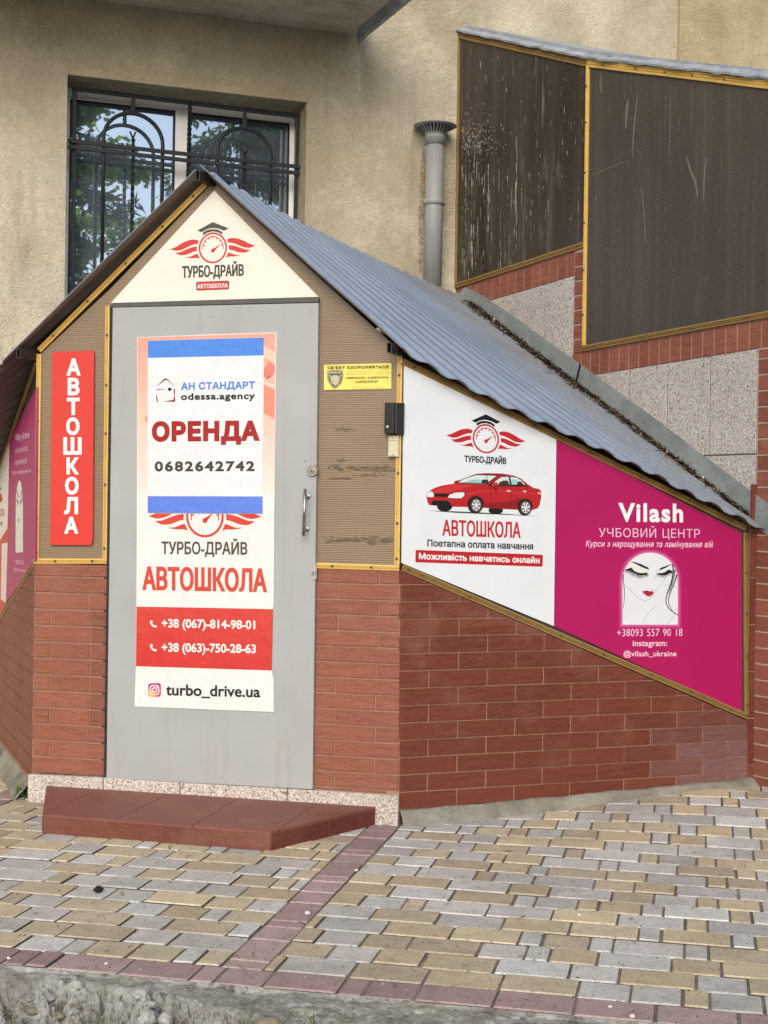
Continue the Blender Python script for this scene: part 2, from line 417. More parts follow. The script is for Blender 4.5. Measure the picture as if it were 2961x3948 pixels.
# ------------------------------------------------------------------ lettering
DG = None
_tc = {}
def glyphs(body, aspect, bold=0.0, space=1.0, shear=0.0, word=1.0):
    """outline text, widened or narrowed before the stroke is thickened; returned in a unit box"""
    key = (body, round(aspect, 3), bold, space, shear, word)
    if key in _tc: return _tc[key]
    c = bpy.data.curves.new('t', 'FONT'); c.body = body; c.size = 1; c.space_character = space; c.space_word = word; c.shear = shear; c.resolution_u = 4
    o = bpy.data.objects.new('t', c); COL.objects.link(o)
    dg = bpy.context.evaluated_depsgraph_get(); dg.update()
    cv = o.evaluated_get(dg).to_curve(dg).copy()
    loops = []
    for s_ in cv.splines:
        bp = s_.bezier_points; L = []
        for i in range(len(bp)):
            a, b = bp[i], bp[(i+1) % len(bp)]; p0, p1, p2, p3 = a.co, a.handle_right, b.handle_left, b.co
            cr_ = abs((p1-p0).cross(p3-p0).z)+abs((p2-p0).cross(p3-p0).z); n_ = 1 if cr_ < 1e-6 else 7
            for k in range(n_):
                t = k/n_; q = p0*(1-t)**3+p1*3*t*(1-t)**2+p2*3*t*t*(1-t)+p3*t**3
                if not L or abs(q.x-L[-1][0])+abs(q.y-L[-1][1]) > 1e-5: L.append((q.x, q.y))
        if abs(L[0][0]-L[-1][0])+abs(L[0][1]-L[-1][1]) < 1e-5: L.pop()
        loops.append(L)
    bpy.data.objects.remove(o); bpy.data.curves.remove(cv)
    xs = [p[0] for L in loops for p in L]; ys = [p[1] for L in loops for p in L]
    W, H = max(xs)-min(xs), max(ys)-min(ys)
    k = (aspect*(H+2*bold)-2*bold)/W
    loops = [[(x*k, y) for x, y in L] for L in loops]
    def sarea(L): return sum(L[i-1][0]*L[i][1]-L[i][0]*L[i-1][1] for i in range(len(L)))/2
    groups = {}
    for N in loops:
        if len(N) < 3: continue
        x0, x1 = min(p[0] for p in N), max(p[0] for p in N); hit = [k_ for k_, (a, b, _g) in groups.items() if a < x1 and x0 < b]
        g_ = [N]
        for k_ in hit: a, b, h_ = groups.pop(k_); x0, x1 = min(x0, a), max(x1, b); g_ = h_+g_
        groups[(x0, x1, len(g_))] = (x0, x1, g_)
    def offset(L):
        n_ = len(L); N = []
        for i in range(n_):
            p, q, r = L[i-1], L[i], L[(i+1) % n_]
            d1, d2 = Vector((q[0]-p[0], q[1]-p[1])), Vector((r[0]-q[0], r[1]-q[1]))
            if d1.length < 1e-9 or d2.length < 1e-9: continue
            d1.normalize(); d2.normalize(); n1, n2 = Vector((d1.y, -d1.x)), Vector((d2.y, -d2.x)); m_ = n1+n2
            if m_.length < .3 or d1.dot(d2) < -.75: N.append((q[0]+n1.x*bold, q[1]+n1.y*bold)); N.append((q[0]+n2.x*bold, q[1]+n2.y*bold)); continue
            m_.normalize(); f_ = min(1/max(.35, m_.dot(n1)), 2.0); N.append((q[0]+m_.x*bold*f_, q[1]+m_.y*bold*f_))
        return N
    vs, fs = [], []
    for _a, _b, G in groups.values():
        if sum(sarea(L) for L in G) < 0: G = [L[::-1] for L in G]    # some alphabets of the font run the other way round
        G = [offset(L) for L in G]
        P, ED = [], []
        for N in G:
            k0 = len(P); P += [Vector(q) for q in N]; ED += [(k0+i, k0+(i+1) % len(N)) for i in range(len(N))]
        V, _, T, *_r = delaunay_2d_cdt(P, ED, [], 0, 1e-6)
        b0 = len(vs); vs += [Vector((v.x, v.y, 0)) for v in V]
        for t_ in T:
            cx_, cy_ = sum(V[i].x for i in t_)/3, sum(V[i].y for i in t_)/3; wn = 0
            for a, b in ED:
                (xa, ya), (xb, yb) = P[a], P[b]
                if (ya <= cy_) != (yb <= cy_) and cx_ < xa+(cy_-ya)*(xb-xa)/(yb-ya): wn += 1 if yb > ya else -1
            if wn > 0: fs.append(tuple(b0+i for i in t_))
    x0, x1 = min(v.x for v in vs), max(v.x for v in vs); y0, y1 = min(v.y for v in vs), max(v.y for v in vs)
    vs = [((v.x-x0)/(x1-x0), (v.y-y0)/(y1-y0)) for v in vs]
    bpy.data.curves.remove(c)
    _tc[key] = (vs, fs); return vs, fs
def text(mb, pl, off, z, body, x0, y0, x1, y1, slope=0, col=(20, 20, 20), bold=.02, space=1.0, shear=0.0, word=1.0):
    """z maps detail coordinates; y0,y1 box at its left end, slope of the line"""
    dy = slope*(x1-x0)
    q = [pl.at(*z(x0, y1), off), pl.at(*z(x1, y1+dy), off), pl.at(*z(x1, y0+dy), off), pl.at(*z(x0, y0), off)]
    asp = (q[1]-q[0]).length/(q[3]-q[0]).length
    vs, fs = glyphs(body, asp, bold, space, shear, word)
    P = []
    for a, b in vs: P.append(q[0].lerp(q[1], a).lerp(q[3].lerp(q[2], a), b))
    mb.mesh(P, fs, lin(col))
def poly(mb, pl, off, z, pts, col):
    mb.face([pl.at(*z(*p), off) for p in pts], lin(col) if not isinstance(col, list) else [lin(c) for c in col])
def ell(cx, cy, rx, ry, n=40, a0=0, a1=360, sl=0):
    return [(cx+rx*math.cos(R(lerp(a0, a1, i/n))), cy+ry*math.sin(R(lerp(a0, a1, i/n)))+sl*rx*math.cos(R(lerp(a0, a1, i/n)))) for i in range(n+(0 if a1-a0 == 360 else 1))]
def stroke(mb, pl, off, z, pts, wd, col):
    n = len(pts); ws = wd if isinstance(wd, (list, tuple)) else [wd]*n
    L, Rr = [], []
    for i in range(n):
        a, b = pts[max(i-1, 0)], pts[min(i+1, n-1)]; dx, dy = b[0]-a[0], b[1]-a[1]; k = math.hypot(dx, dy) or 1
        nx, ny = -dy/k, dx/k; L.append((pts[i][0]+nx*ws[i]/2, pts[i][1]+ny*ws[i]/2)); Rr.append((pts[i][0]-nx*ws[i]/2, pts[i][1]-ny*ws[i]/2))
    for i in range(n-1): poly(mb, pl, off, z, [L[i], L[i+1], Rr[i+1], Rr[i]], col)
def smooth_pts(pts, k=5):
    out = []
    for i in range(len(pts)-1):
        p0, p1, p2, p3 = pts[max(i-1, 0)], pts[i], pts[i+1], pts[min(i+2, len(pts)-1)]
        for j in range(k):
            t = j/k
            out.append(tuple(.5*((2*p1[d])+(-p0[d]+p2[d])*t+(2*p0[d]-5*p1[d]+4*p2[d]-p3[d])*t*t+(-p0[d]+3*p1[d]-3*p2[d]+p3[d])*t**3) for d in (0, 1)))
    return out+[pts[-1]]
def ring(mb, pl, off, z, o_, i_, col):
    n = len(o_)
    for k in range(n): poly(mb, pl, off, z, [o_[k], o_[(k+1) % n], i_[(k+1) % n], i_[k]], col)
def arc(mb, pl, off, z, o_, i_, col):
    for k in range(len(o_)-1): poly(mb, pl, off, z, [o_[k], o_[k+1], i_[k+1], i_[k]], col)

# winged dial with a student's cap, normalised to the dial's radii
def emblem(mb, pl, off, z, cx, cy, rx, ry, sl, red, dark, cap=True, ymin=-9):
    def N(x, y): return ((x-708)/227, (y+.0412*(x-708)-562)/247)
    def T(p): return (cx+p[0]*rx, cy+p[1]*ry+sl*p[0]*rx)
    def P(pts, col, mirror=False):
        q = [N(*p) for p in pts]
        if mirror: q = [(-a, b) for a, b in q][::-1]
        if ymin > -9: q = clip(q, 0, -1, -ymin)
        if len(q) >= 3: poly(mb, pl, off, z, [T(p) for p in q], col)
    if cap:
        poly(mb, pl, off, z, [T(N(*p)) for p in [(460, 285), (708, 150), (960, 250), (888, 290), (800, 255), (708, 243), (620, 260), (528, 312)]], dark)
        poly(mb, pl, off, z, [T(N(*p)) for p in [(548, 315), (625, 275), (708, 262), (790, 270), (858, 310), (858, 350), (790, 312), (708, 298), (625, 317), (548, 363)]], dark)
    w1 = smooth_pts([(22, 585), (120, 545), (230, 480), (330, 440), (420, 430), (482, 448)], 4)+[(465, 498)]+smooth_pts([(465, 498), (390, 510), (310, 545), (220, 590), (130, 608), (22, 585)], 4)[1:-1]
    w2 = [(105, 640)]+smooth_pts([(190, 630), (280, 590), (370, 555), (452, 540)], 4)+smooth_pts([(450, 612), (390, 625), (300, 665), (200, 680), (150, 665)], 4)
    w3 = smooth_pts([(250, 710), (330, 708), (400, 680), (462, 655)], 4)+[(500, 735), (450, 722), (380, 728), (300, 722)]
    for wg in (w1, w2, w3): P(wg, red); P(wg, red, True)
    a0, a1 = 0, 360
    if ymin > -9:
        a = math.degrees(math.asin(ymin)); a0, a1 = a, 180-a
    def E(r1, r2, b0, b1, n=48): return [T((r1*math.cos(R(lerp(b0, b1, i/n))), r2*math.sin(R(lerp(b0, b1, i/n))))) for i in range(n+1)]
    arc(mb, pl, off, z, E(1, 1, a0, a1), E(.88, .885, a0, a1), red)
    if ymin <= -9:
        arc(mb, pl, off, z, E(.755, .76, -188, 8), E(.70, .705, -188, 8), red)
        for an in (-165, -140, -115, -90, -65, -40, -15):
            c_, s_ = math.cos(R(an)), math.sin(R(an)); t_ = .035
            poly(mb, pl, off, z, [T((c_*.71-s_*t_, s_*.71+c_*t_)), T((c_*.71+s_*t_, s_*.71-c_*t_)), T((c_*.59+s_*t_, s_*.59-c_*t_)), T((c_*.59-s_*t_, s_*.59+c_*t_))], red)
        poly(mb, pl, off, z, [T(N(*p)) for p in [(692, 590), (834, 498), (732, 612)]], red)
    else:
        for sg in (-1, 1):
            poly(mb, pl, off, z, [T((sg*.755, ymin)), T((sg*.70, ymin)), T((sg*.70, .17)), T((sg*.755, .17))], red)
            poly(mb, pl, off, z, [T((sg*.72, -.14)), T((sg*.60, -.10)), T((sg*.60, -.03)), T((sg*.72, -.07))], red)
        poly(mb, pl, off, z, [T((-.09, .12)), T((.36, ymin)), T((.42, ymin)), T((.10, .2))], red)
    poly(mb, pl, off, z, [T((.125*math.cos(R(k*15)), .18+.125*math.sin(R(k*15)))) for k in range(24)], red)

ID = lambda x, y: (x, y)
# ================================================================== SETTING: ground
def S01(t): t = max(0, min(1, t)); return t*t*(3-2*t)
def gz(x, y):                          # the paving climbs a little towards the inner corner on the right
    return .085*S01((x-.15)/1.6)*S01((y-5.5)/1.3)
GY = R(-12.38); E1 = Vector((math.cos(GY), math.sin(GY), 0)); E2 = Vector((-math.sin(GY), math.cos(GY), 0))
def gp(a, b, z=0):
    p = E1*a + E2*b; return Vector((p.x, p.y, z+gz(p.x, p.y)))
mb = MB(); g = 160
mb.face([(-g, -g, -.32), (g, -g, -.32), (g, g, -.32), (-g, g, -.32)])
tag(obj('ground', mb, M['asphalt']), kind='structure')

YEL = [(175, 162, 135), (182, 170, 142), (167, 154, 129), (173, 163, 140), (162, 151, 130)]
GRY = [(174, 173, 168), (182, 181, 177), (163, 162, 158), (175, 172, 167), (168, 165, 161)]
MAU = [(142, 121, 121), (149, 128, 127), (136, 115, 116), (154, 135, 133)]
mb = MB(); U = .0745; rng = random.Random(3)
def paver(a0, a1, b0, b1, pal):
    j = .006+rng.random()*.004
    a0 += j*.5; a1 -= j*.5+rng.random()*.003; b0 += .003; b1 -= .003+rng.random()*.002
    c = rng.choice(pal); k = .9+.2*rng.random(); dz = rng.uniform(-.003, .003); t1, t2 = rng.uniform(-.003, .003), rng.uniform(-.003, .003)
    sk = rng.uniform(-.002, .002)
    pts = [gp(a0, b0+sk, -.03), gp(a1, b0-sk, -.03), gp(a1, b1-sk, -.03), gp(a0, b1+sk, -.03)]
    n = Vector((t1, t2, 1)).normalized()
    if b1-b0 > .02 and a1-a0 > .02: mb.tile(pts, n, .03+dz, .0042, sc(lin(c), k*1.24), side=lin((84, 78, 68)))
RED0, RED1 = 3.945, 4.092
SA = [(-3.24, -3.105), (-1.383, -1.248)]   # mauve cross strips
A0, A1 = -6.2, 5.2
# mauve edging row
a = A0
while a < A1:
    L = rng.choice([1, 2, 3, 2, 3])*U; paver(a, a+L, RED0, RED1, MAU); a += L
bounds = [A0]+[q for s_ in SA for q in s_]+[A1]
prevj = []
for r in range(34):
    curj = []
    b0 = RED1+r*.1488; b1 = b0+.1488
    for k in range(0, len(bounds), 2):
        a, e = bounds[k], bounds[k+1]; last = None; run = rng.random() < .5
        a -= rng.random()*.16 if k == 0 else 0
        if k and rng.random() < .5: a -= U*.5; off_ = True
        while a < e-.015:
            L = rng.choices([1, 2, 3], [.32, .36, .32])[0]
            if L == last == 1: L = 2
            last = L; L *= U
            if a+L < e-.05 and any(abs(a+L-q) < .022 for q in prevj):
                for L2 in rng.sample([1, 2, 3], 3):
                    if all(abs(a+L2*U-q) >= .022 for q in prevj): L = L2*U; last = L2; break
            curj.append(a+L)
            if e-(a+L) < .045: L = e-a
            if rng.random() < .68: run = not run
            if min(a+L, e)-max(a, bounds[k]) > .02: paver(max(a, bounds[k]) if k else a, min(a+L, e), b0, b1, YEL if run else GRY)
            a += L
    prevj = curj
for s0, s1 in SA:
    b = RED1; i = 0
    while b < RED1+34*.1488:
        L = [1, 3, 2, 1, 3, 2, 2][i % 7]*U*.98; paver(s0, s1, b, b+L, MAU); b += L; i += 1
# sand in the joints
n = 40
for i in range(n):
    for k in range(24):
        u0, u1 = lerp(A0, A1, i/n), lerp(A0, A1, (i+1)/n); w0, w1 = lerp(RED0, RED1+34*.1488, k/24), lerp(RED0, RED1+34*.1488, (k+1)/24)
        mb.face([gp(u0, w0, -.0075), gp(u1, w0, -.0075), gp(u1, w1, -.0075), gp(u0, w1, -.0075)], mi=1)
tag(obj('pavement', mb, [M['paver'], M['joint']]), kind='structure')

# broken concrete edge in the foreground
mb = MB(); NA, NB = 640, 130; a0, a1, b0, b1 = -2.5, 2.3, 3.42, 3.95
vs = []
for i in range(NA+1):
    for k in range(NB+1):
        a, b = lerp(a0, a1, i/NA), lerp(b1, b0, k/NB); d = b1-b
        edge = .06+.20*S01((a+1.9)/1.3)+.06*noise.noise(Vector((a*1.6, 3.1, 0)))+.035*noise.noise(Vector((a*6, 1.1, 0)))
        q = max(0, d-edge)
        nz = noise.fractal(Vector((a*5, b*5, .3)), 1.0, 2.0, 5); nz2 = noise.fractal(Vector((a*24, b*24, 4.3)), .8, 2.0, 5); nz3 = noise.noise(Vector((a*55, b*55, 2)))
        vor = noise.voronoi(Vector((a*19, b*19, 1)))[0]; chunk = max(0, .45-vor[0])*.07
        pit = S01((noise.noise(Vector((a*9, b*13, 8)))-.30)*5)
        top = -.010-.010*abs(nz)-.004*nz2 - .016*pit
        fall = S01(q/.06)
        z = top*(1-fall)+fall*(-.030-.40*q+.055*nz+.055*nz2+.022*nz3+chunk-.05*S01((-nz2-.15)*3))
        if k <= 2: z = -.004-.003*k
        vs.append(gp(a, b, z))
fs = [(i*(NB+1)+k, (i+1)*(NB+1)+k, (i+1)*(NB+1)+k+1, i*(NB+1)+k+1) for i in range(NA) for k in range(NB)]
mb.mesh(vs, fs)
ledge = tag(obj('concrete_ledge', mb, M['rubble']), kind='structure')
def ledge_z(a, b):
    i = round((a-a0)/(a1-a0)*NA); k = round((b1-b)/(b1-b0)*NB)
    return vs[max(0, min(NA, i))*(NB+1)+max(0, min(NB, k))].z
# stones bedded in the broken face
mb = MB(); rs = random.Random(11)
ico = bmesh.new(); bmesh.ops.create_icosphere(ico, subdivisions=2, radius=1); ico.verts.ensure_lookup_table()
IV = [v.co.copy() for v in ico.verts]; IF = [tuple(v.index for v in f.verts) for f in ico.faces]; ico.free()
def stone(mb, p, r, col, seed, fl=.6):
    V = []; sx, sy = rs.uniform(.7, 1.3), rs.uniform(.7, 1.3)
    for v in IV:
        k = 1+.38*noise.noise(v*1.3+Vector((seed, 0, 0)))+.12*noise.noise(v*3.3+Vector((0, seed, 0)))
        V.append(p+Vector((v.x*sx, v.y*sy, v.z*fl))*(r*k))
    mb.mesh(V, IF, col)
for i in range(460):
    a = rs.uniform(-2.2, .9); b = rs.uniform(3.5, 3.86); d = 3.95-b
    if d < .08+.2*S01((a+1.9)/1.3): continue
    r = rs.choice([.008, .012, .016, .022, .03])*rs.uniform(.7, 1.25); p = gp(a, b); p.z = ledge_z(a, b)-r*.12
    g_ = rs.uniform(.7, 1.1); stone(mb, p, r, sc(lin(rs.choice([(176, 174, 170), (150, 148, 142), (190, 188, 182), (128, 122, 108), (160, 150, 128)])), g_), i)
tag(obj('rubble', mb, M['paver']), 'pale stones showing in the broken face of the concrete edge', 'rubble', kind='stuff')
# weeds
def blade(mb, p, h, az, lean, w_, col):
    d = Vector((math.cos(az), math.sin(az), 0)); s_ = Vector((-d.y, d.x, 0)); prev = None
    for i in range(4):
        t = i/3; c = p+d*(lean*h*t*t)+Vector((0, 0, h*t*(1-.25*t*lean))); wd = w_*(1-t*.85)
        cur = (c-s_*wd, c+s_*wd)
        if prev: mb.face([prev[0], prev[1], cur[1], cur[0]], col)
        prev = cur
mb = MB()
for ca, cb, n_, sp in [(-1.62, 3.66, 60, .04), (-1.42, 3.6, 50, .05), (-1.2, 3.64, 70, .05), (-1.05, 3.62, 60, .05), (-.98, 3.68, 30, .03), (-1.85, 3.62, 40, .05), (-1.5, 3.55, 60, .08), (-1.15, 3.55, 60, .07), (-.8, 3.6, 30, .04)]:
    for i in range(n_):
        a, b = ca+rs.gauss(0, sp), cb+rs.gauss(0, sp*.8); p = gp(a, b); p.z = ledge_z(a, b)-.005
        blade(mb, p, rs.uniform(.02, .07), rs.uniform(0, 6.28), rs.uniform(.2, 1.0), rs.uniform(.0015, .004), sc(lin(rs.choice([(104, 122, 58), (126, 140, 72), (88, 106, 50), (150, 146, 92), (140, 150, 84)])), .8))
tag(obj('weeds', mb, M['leaf']), 'thin green weeds in the broken concrete edge', 'grass', kind='stuff')

# ================================================================== APARTMENT BUILDING (wall behind)
bld = thing('apartment_building', 'beige roughcast apartment house wall with barred window behind the porch', 'building', BW.pt(-1.6, 0, 0))
u0, vt = BW.uv(146, 155); u1, vt2 = BW.uv(662, 227); vt = (vt+vt2)/2; vb = 2.28
UL, UR, ZT = -7.0, 4.5, 7.5; REV = .27
mb = MB()
def bq(ua, ub, va, vb_, off=0, mi=0): mb.face([BW.pt(ua, va, off), BW.pt(ub, va, off), BW.pt(ub, vb_, off), BW.pt(ua, vb_, off)], mi=mi)
bq(UL, u0, -.3, ZT); bq(u1, UR, -.3, ZT); bq(u0, u1, vt, ZT); bq(u0, u1, -.3, vb)
ui, vi = u1-.0, vt
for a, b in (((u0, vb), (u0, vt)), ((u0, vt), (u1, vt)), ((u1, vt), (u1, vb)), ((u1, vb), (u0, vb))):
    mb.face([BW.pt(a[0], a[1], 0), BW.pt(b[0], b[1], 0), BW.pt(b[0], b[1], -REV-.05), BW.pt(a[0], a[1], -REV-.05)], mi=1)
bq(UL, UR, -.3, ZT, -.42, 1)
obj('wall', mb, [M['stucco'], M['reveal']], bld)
# smoother plaster band round the opening, a few mm proud and ragged
mb = MB()
def ragged(u_a, u_b, va, vb_, seed, off=.003):
    n_ = 30; top = []; 
    for i in range(n_+1): top.append(BW.pt(lerp(u_a, u_b, i/n_), vb_+.02*noise.noise(Vector((i*.35, seed, 0)))+.01*noise.noise(Vector((i*1.1, seed, 3))), off))
    for i in range(n_): mb.face([BW.pt(lerp(u_a, u_b, i/n_), va, off), BW.pt(lerp(u_a, u_b, (i+1)/n_), va, off), top[i+1], top[i]])
ragged(u0-.01, u1+.03, vt+.001, vt+.085, 1)
for i in range(20):
    t0, t1 = vb+(vt-vb)*i/20, vb+(vt-vb)*(i+1)/20; w0 = .035+.018*noise.noise(Vector((i*.5, 7, 0))); w1 = .035+.018*noise.noise(Vector(((i+1)*.5, 7, 0)))
    mb.face([BW.pt(u1, t0, .003), BW.pt(u1+w0, t0, .003), BW.pt(u1+w1, t1, .003), BW.pt(u1, t1, .003)])
obj('plaster_band', mb, M['band'], bld)
# pier on the far right
ux = BW.uv(1463, 60)[0]; mb = MB()
mb.box(BW.pt(ux, -.3, 0), BW.d*3.0, BW.o*.03, Vector((0, 0, 7.8)))
obj('wall_pier', mb, M['stucco_y'], bld)
# balcony slab
zs = 4.29; mb = MB()
ur = BW.uv(755, 72.6)[0]; rd = (Vector((-.0116, 8.1352, 0))-Vector((-.2527, 8.7196, 0))).normalized()
q = [BW.pt(-7, zs, 0), BW.pt(ur, zs, 0), BW.pt(ur, zs, 0)+rd*.8, BW.pt(-7, zs, 0)+rd*.8]
mb.prism(q, Vector((0, 0, .16)))
sl_ = obj('balcony_slab', mb, M['slab'], bld)
for k, (dd, hh) in enumerate([(.10, .012), (.24, .006), (.27, .012), (.45, .008), (.52, .014), (.70, .008)]):
    mb = MB(); n_ = 60; prev = None      # board-marked ridges on the soffit
    for i in range(n_+1):
        u_ = lerp(-4.5, ur-.06, i/n_); o_ = dd+.006*noise.noise(Vector((u_*9, k*3.1, 0)))
        p = BW.pt(u_, zs, 0)+rd*o_; w_ = .012+.008*noise.noise(Vector((u_*14, k, 5)))
        cur = [p-rd*w_+Vector((0, 0, .004)), p+Vector((0, 0, -hh*(.5+.6*noise.noise(Vector((u_*20, k, 2)))))), p+rd*w_+Vector((0, 0, .004))]
        if prev:
            mb.face([prev[0], cur[0], cur[1], prev[1]]); mb.face([prev[1], cur[1], cur[2], prev[2]])
        prev = cur
    obj('board_mark', mb, M['slab'], sl_)
mb = MB(); b0_ = BW.pt(ur+.045, zs-.03, 0)
mb.box(b0_, rd*.8, Vector((rd.y, -rd.x, 0))*-.035, Vector((0, 0, .10)))
obj('drip_edge', mb, M['flash'], sl_, bevel=.004)
# pale rubs and run marks on the plaster
W1 = Zm(0, 0, .90416); W8 = Zm(700, 0, .6028)
def rub(z, pts, wd, c):
    m_ = MB(); sp_ = smooth_pts(pts, 5); n_ = len(sp_)
    stroke(m_, BW, .0015, z, sp_, [wd*(.25+.75*math.sin(math.pi*(i+.5)/n_))*(1+.5*noise.noise(Vector((i*.7, wd, c[0])))) for i in range(n_)], c); obj('plaster_rub', m_, M['rub'], bld)
for z, pts, wd, c in ((W1, [(448, 152), (500, 168), (560, 186), (605, 196)], 16, (238, 232, 214)), (W1, [(755, 188), (820, 196), (885, 206)], 9, (238, 232, 214)), (W1, [(712, 105), (720, 190), (734, 290)], 4, (238, 232, 214)), (W1, [(60, 84), (160, 108), (260, 112)], 7, (238, 232, 214)), (W1, [(1420, 852), (1480, 862), (1530, 858)], 8, (238, 232, 214)), (W8, [(1120, 315), (1128, 420), (1132, 520), (1130, 640)], 34, (238, 232, 214)), (W1, [(1023, 250), (1036, 232), (1046, 246)], 6, (238, 232, 214)), (W1, [(480, 168), (560, 176), (650, 198)], 6, (238, 232, 214)), (Zm(1461, 0, .90416), [(190, 640), (186, 800), (180, 1000), (176, 1180)], 26, (150, 126, 90))):
    rub(z, pts, wd, c)
# window
WO = -.25
mb = MB()
def fr(pl, pts, off, depth, mb, mi=0): mb.prism([pl.at(*p, off) for p in pts], -pl.o*depth, mi=mi)
uL = u0-.02; 
def wq(ua, ub, va, vb_, off, dep, mi=0): mb.prism([BW.pt(ua, va, off), BW.pt(ub, va, off), BW.pt(ub, vb_, off), BW.pt(ua, vb_, off)], -BW.o*dep, mi=mi)
gl_t = BW.uv(270, 225.5, WO)[1]; m0 = BW.uv(378.5, 330, WO)[0]; m1 = BW.uv(408, 330, WO)[0]; r0 = BW.uv(626, 330, WO)[0]
gl_b = vb+.08
wq(u0-.01, u1+.01, gl_t, vt-.002, WO, .06); wq(m0, m1, gl_b, gl_t, WO, .06); wq(r0, u1+.01, gl_b, gl_t, WO, .06); wq(u0-.01, u1+.01, vb, gl_b, WO, .06); wq(u0-.01, u0+.05, gl_b, gl_t, WO, .06)
for ua, ub in ((u0+.05, m0), (m1, r0)):
    e = .012
    wq(ua, ub, gl_t-e, gl_t, WO-.012, .03, 1); wq(ua, ub, gl_b, gl_b+e, WO-.012, .03, 1); wq(ua, ua+e, gl_b+e, gl_t-e, WO-.012, .03, 1); wq(ub-e, ub, gl_b+e, gl_t-e, WO-.012, .03, 1)
win = obj('window', mb, [M['white_frame'], M['gasket']], bld, bevel=.003)
for k, (ua, ub, yaw) in enumerate(((u0+.05, m0, .0), (m1, r0, .006))):
    mb = MB(); e = .010; o1, o2 = WO-.022, WO-.022-yaw
    mb.face([BW.pt(ua+e, gl_b+e, o1), BW.pt(ub-e, gl_b+e, o2), BW.pt(ub-e, gl_t-e, o2), BW.pt(ua+e, gl_t-e, o1)])
    obj('pane', mb, M['glass'], win)
# grille
GO = -.13
def bar(mb, pts, r, tw=0):
    P = [BW.at(x, y, GO) for x, y in pts]; mb.tube(P, r, 6)
def sq(mb, p, q, w_, off=GO, d_=.012):
    a, b = BW.at(*p, off), BW.at(*q, off); t = (b-a).normalized(); n_ = BW.o.cross(t).normalized()
    mb.box(a-n_*w_/2-BW.o*d_/2, t*(b-a).length, n_*w_, BW.o*d_)
mb = MB()
sq(mb, (158, 191), (646, 252), .026); sq(mb, (161, 190), (157, 640), .026); sq(mb, (643, 251), (636, 520), .022)
sq(mb, (152, 603), (300, 622), .022)
gr = obj('window_grille', mb, M['iron'], bld, bevel=.003)
mb = MB(); sq(mb, (146, 304), (659, 362), .024, GO+.014); obj('rail', mb, M['iron'], gr, bevel=.003)
mb = MB(); sq(mb, (146, 317), (659, 376), .024, GO+.014); obj('rail', mb, M['iron'], gr, bevel=.003)
for cx, top, hw, spy, sl2 in ((287.5, 245, 64, 306, .13), (527, 277, 57.5, 332, .12)):
    mb = MB(); pts = [(cx-hw-4, spy+330), (cx-hw, spy-.5*hw*sl2)]
    for i in range(1, 16):
        a = math.pi*(1-i/16); pts.append((cx+hw*math.cos(a), spy-(spy-top)*math.sin(a)+hw*math.cos(a)*sl2*.9))
    pts += [(cx+hw, spy+hw*sl2), (cx+hw-5, spy+330)]
    bar(mb, pts, .0125); obj('arch', mb, M['iron'], gr, smooth=True)
for p, q_, w_ in (((287.5, 207), (287.5, 246), .024), ((529, 238), (529, 277), .024)):
    mb = MB(); sq(mb, p, q_, w_); obj('bar', mb, M['iron'], gr, bevel=.003)
def twist(pts, w_, turns):
    mb = MB(); P = [BW.at(*p, GO) for p in pts]; n_ = 60; prev = None; L = len(P)-1
    for i in range(n_+1):
        t = i/n_*L; k = min(int(t), L-1); c = P[k].lerp(P[k+1], t-k); a = turns*math.pi*2*i/n_
        cur = [c+(BW.d*math.cos(a+j*math.pi/2)+BW.o*math.sin(a+j*math.pi/2))*w_ for j in range(4)]
        if prev:
            for j in range(4): mb.face([prev[j], prev[(j+1) % 4], cur[(j+1) % 4], cur[j]])
        prev = cur
    return mb
obj('bar', twist([(411, 222), (406, 400)], .014, 4), M['iron'], gr)
obj('bar', twist([(288, 300), (283, 600)], .012, 5), M['iron'], gr)
mb = twist([(529, 330), (526, 480)], .012, 3); bar(mb, [(528.5, 336), (524, 326), (520.5, 319)], .006); bar(mb, [(528.5, 336), (533, 327), (536.5, 320)], .006)
obj('bar', mb, M['iron'], gr)
mb = MB(); bar(mb, [(287, 300), (282.5, 288), (281, 284)], .006); bar(mb, [(287, 300), (291, 290), (293, 285)], .006); obj('bar', mb, M['iron'], gr)
# dark room behind the panes so the building is closed
# vent pipe
vp_ = thing('vent_pipe', 'grey plastic vent pipe with flared slotted cap against the wall', 'vent pipe', BW.at(934, 640, .09))
PO = .085
pa, pb = BW.at(939.5, 293, PO), BW.at(933, 660, PO); pr = .057
ax = (pa-pb).normalized()
mb = MB(); mb.tube([pb, pa], pr, 32); obj('pipe', mb, M['pipe'], vp_, smooth=False)
for ob in vp_.children: ob.data.polygons.foreach_set('use_smooth', [len(p.vertices) == 4 for p in ob.data.polygons])
def lathe(mb, base, prof, n=40, col=(1, 1, 1, 1)):
    x = ax.orthogonal().normalized(); y = ax.cross(x); vs = []
    for r, h in prof:
        for k in range(n): vs.append(base+ax*h+(x*math.cos(2*math.pi*k/n)+y*math.sin(2*math.pi*k/n))*r)
    fs = [(i*n+k, i*n+(k+1) % n, (i+1)*n+(k+1) % n, (i+1)*n+k) for i in range(len(prof)-1) for k in range(n)]
    mb.mesh(vs, fs, col)
cb = BW.at(937, 438, PO); mb = MB()
lathe(mb, cb, [(pr, -.018), (pr+.006, -.016), (pr+.009, 0), (pr+.006, .016), (pr, .018)])
for sg in (-1, 1): mb.box(cb+BW.d*sg*(pr+.008)-BW.d*.008-Vector((0, 0, .012))-BW.o*.005, BW.d*.016, BW.o*.022, Vector((0, 0, .024)))
obj('clamp', mb, M['pipe'], vp_, smooth=True)
nb = BW.at(939.5, 300, PO); mb = MB()
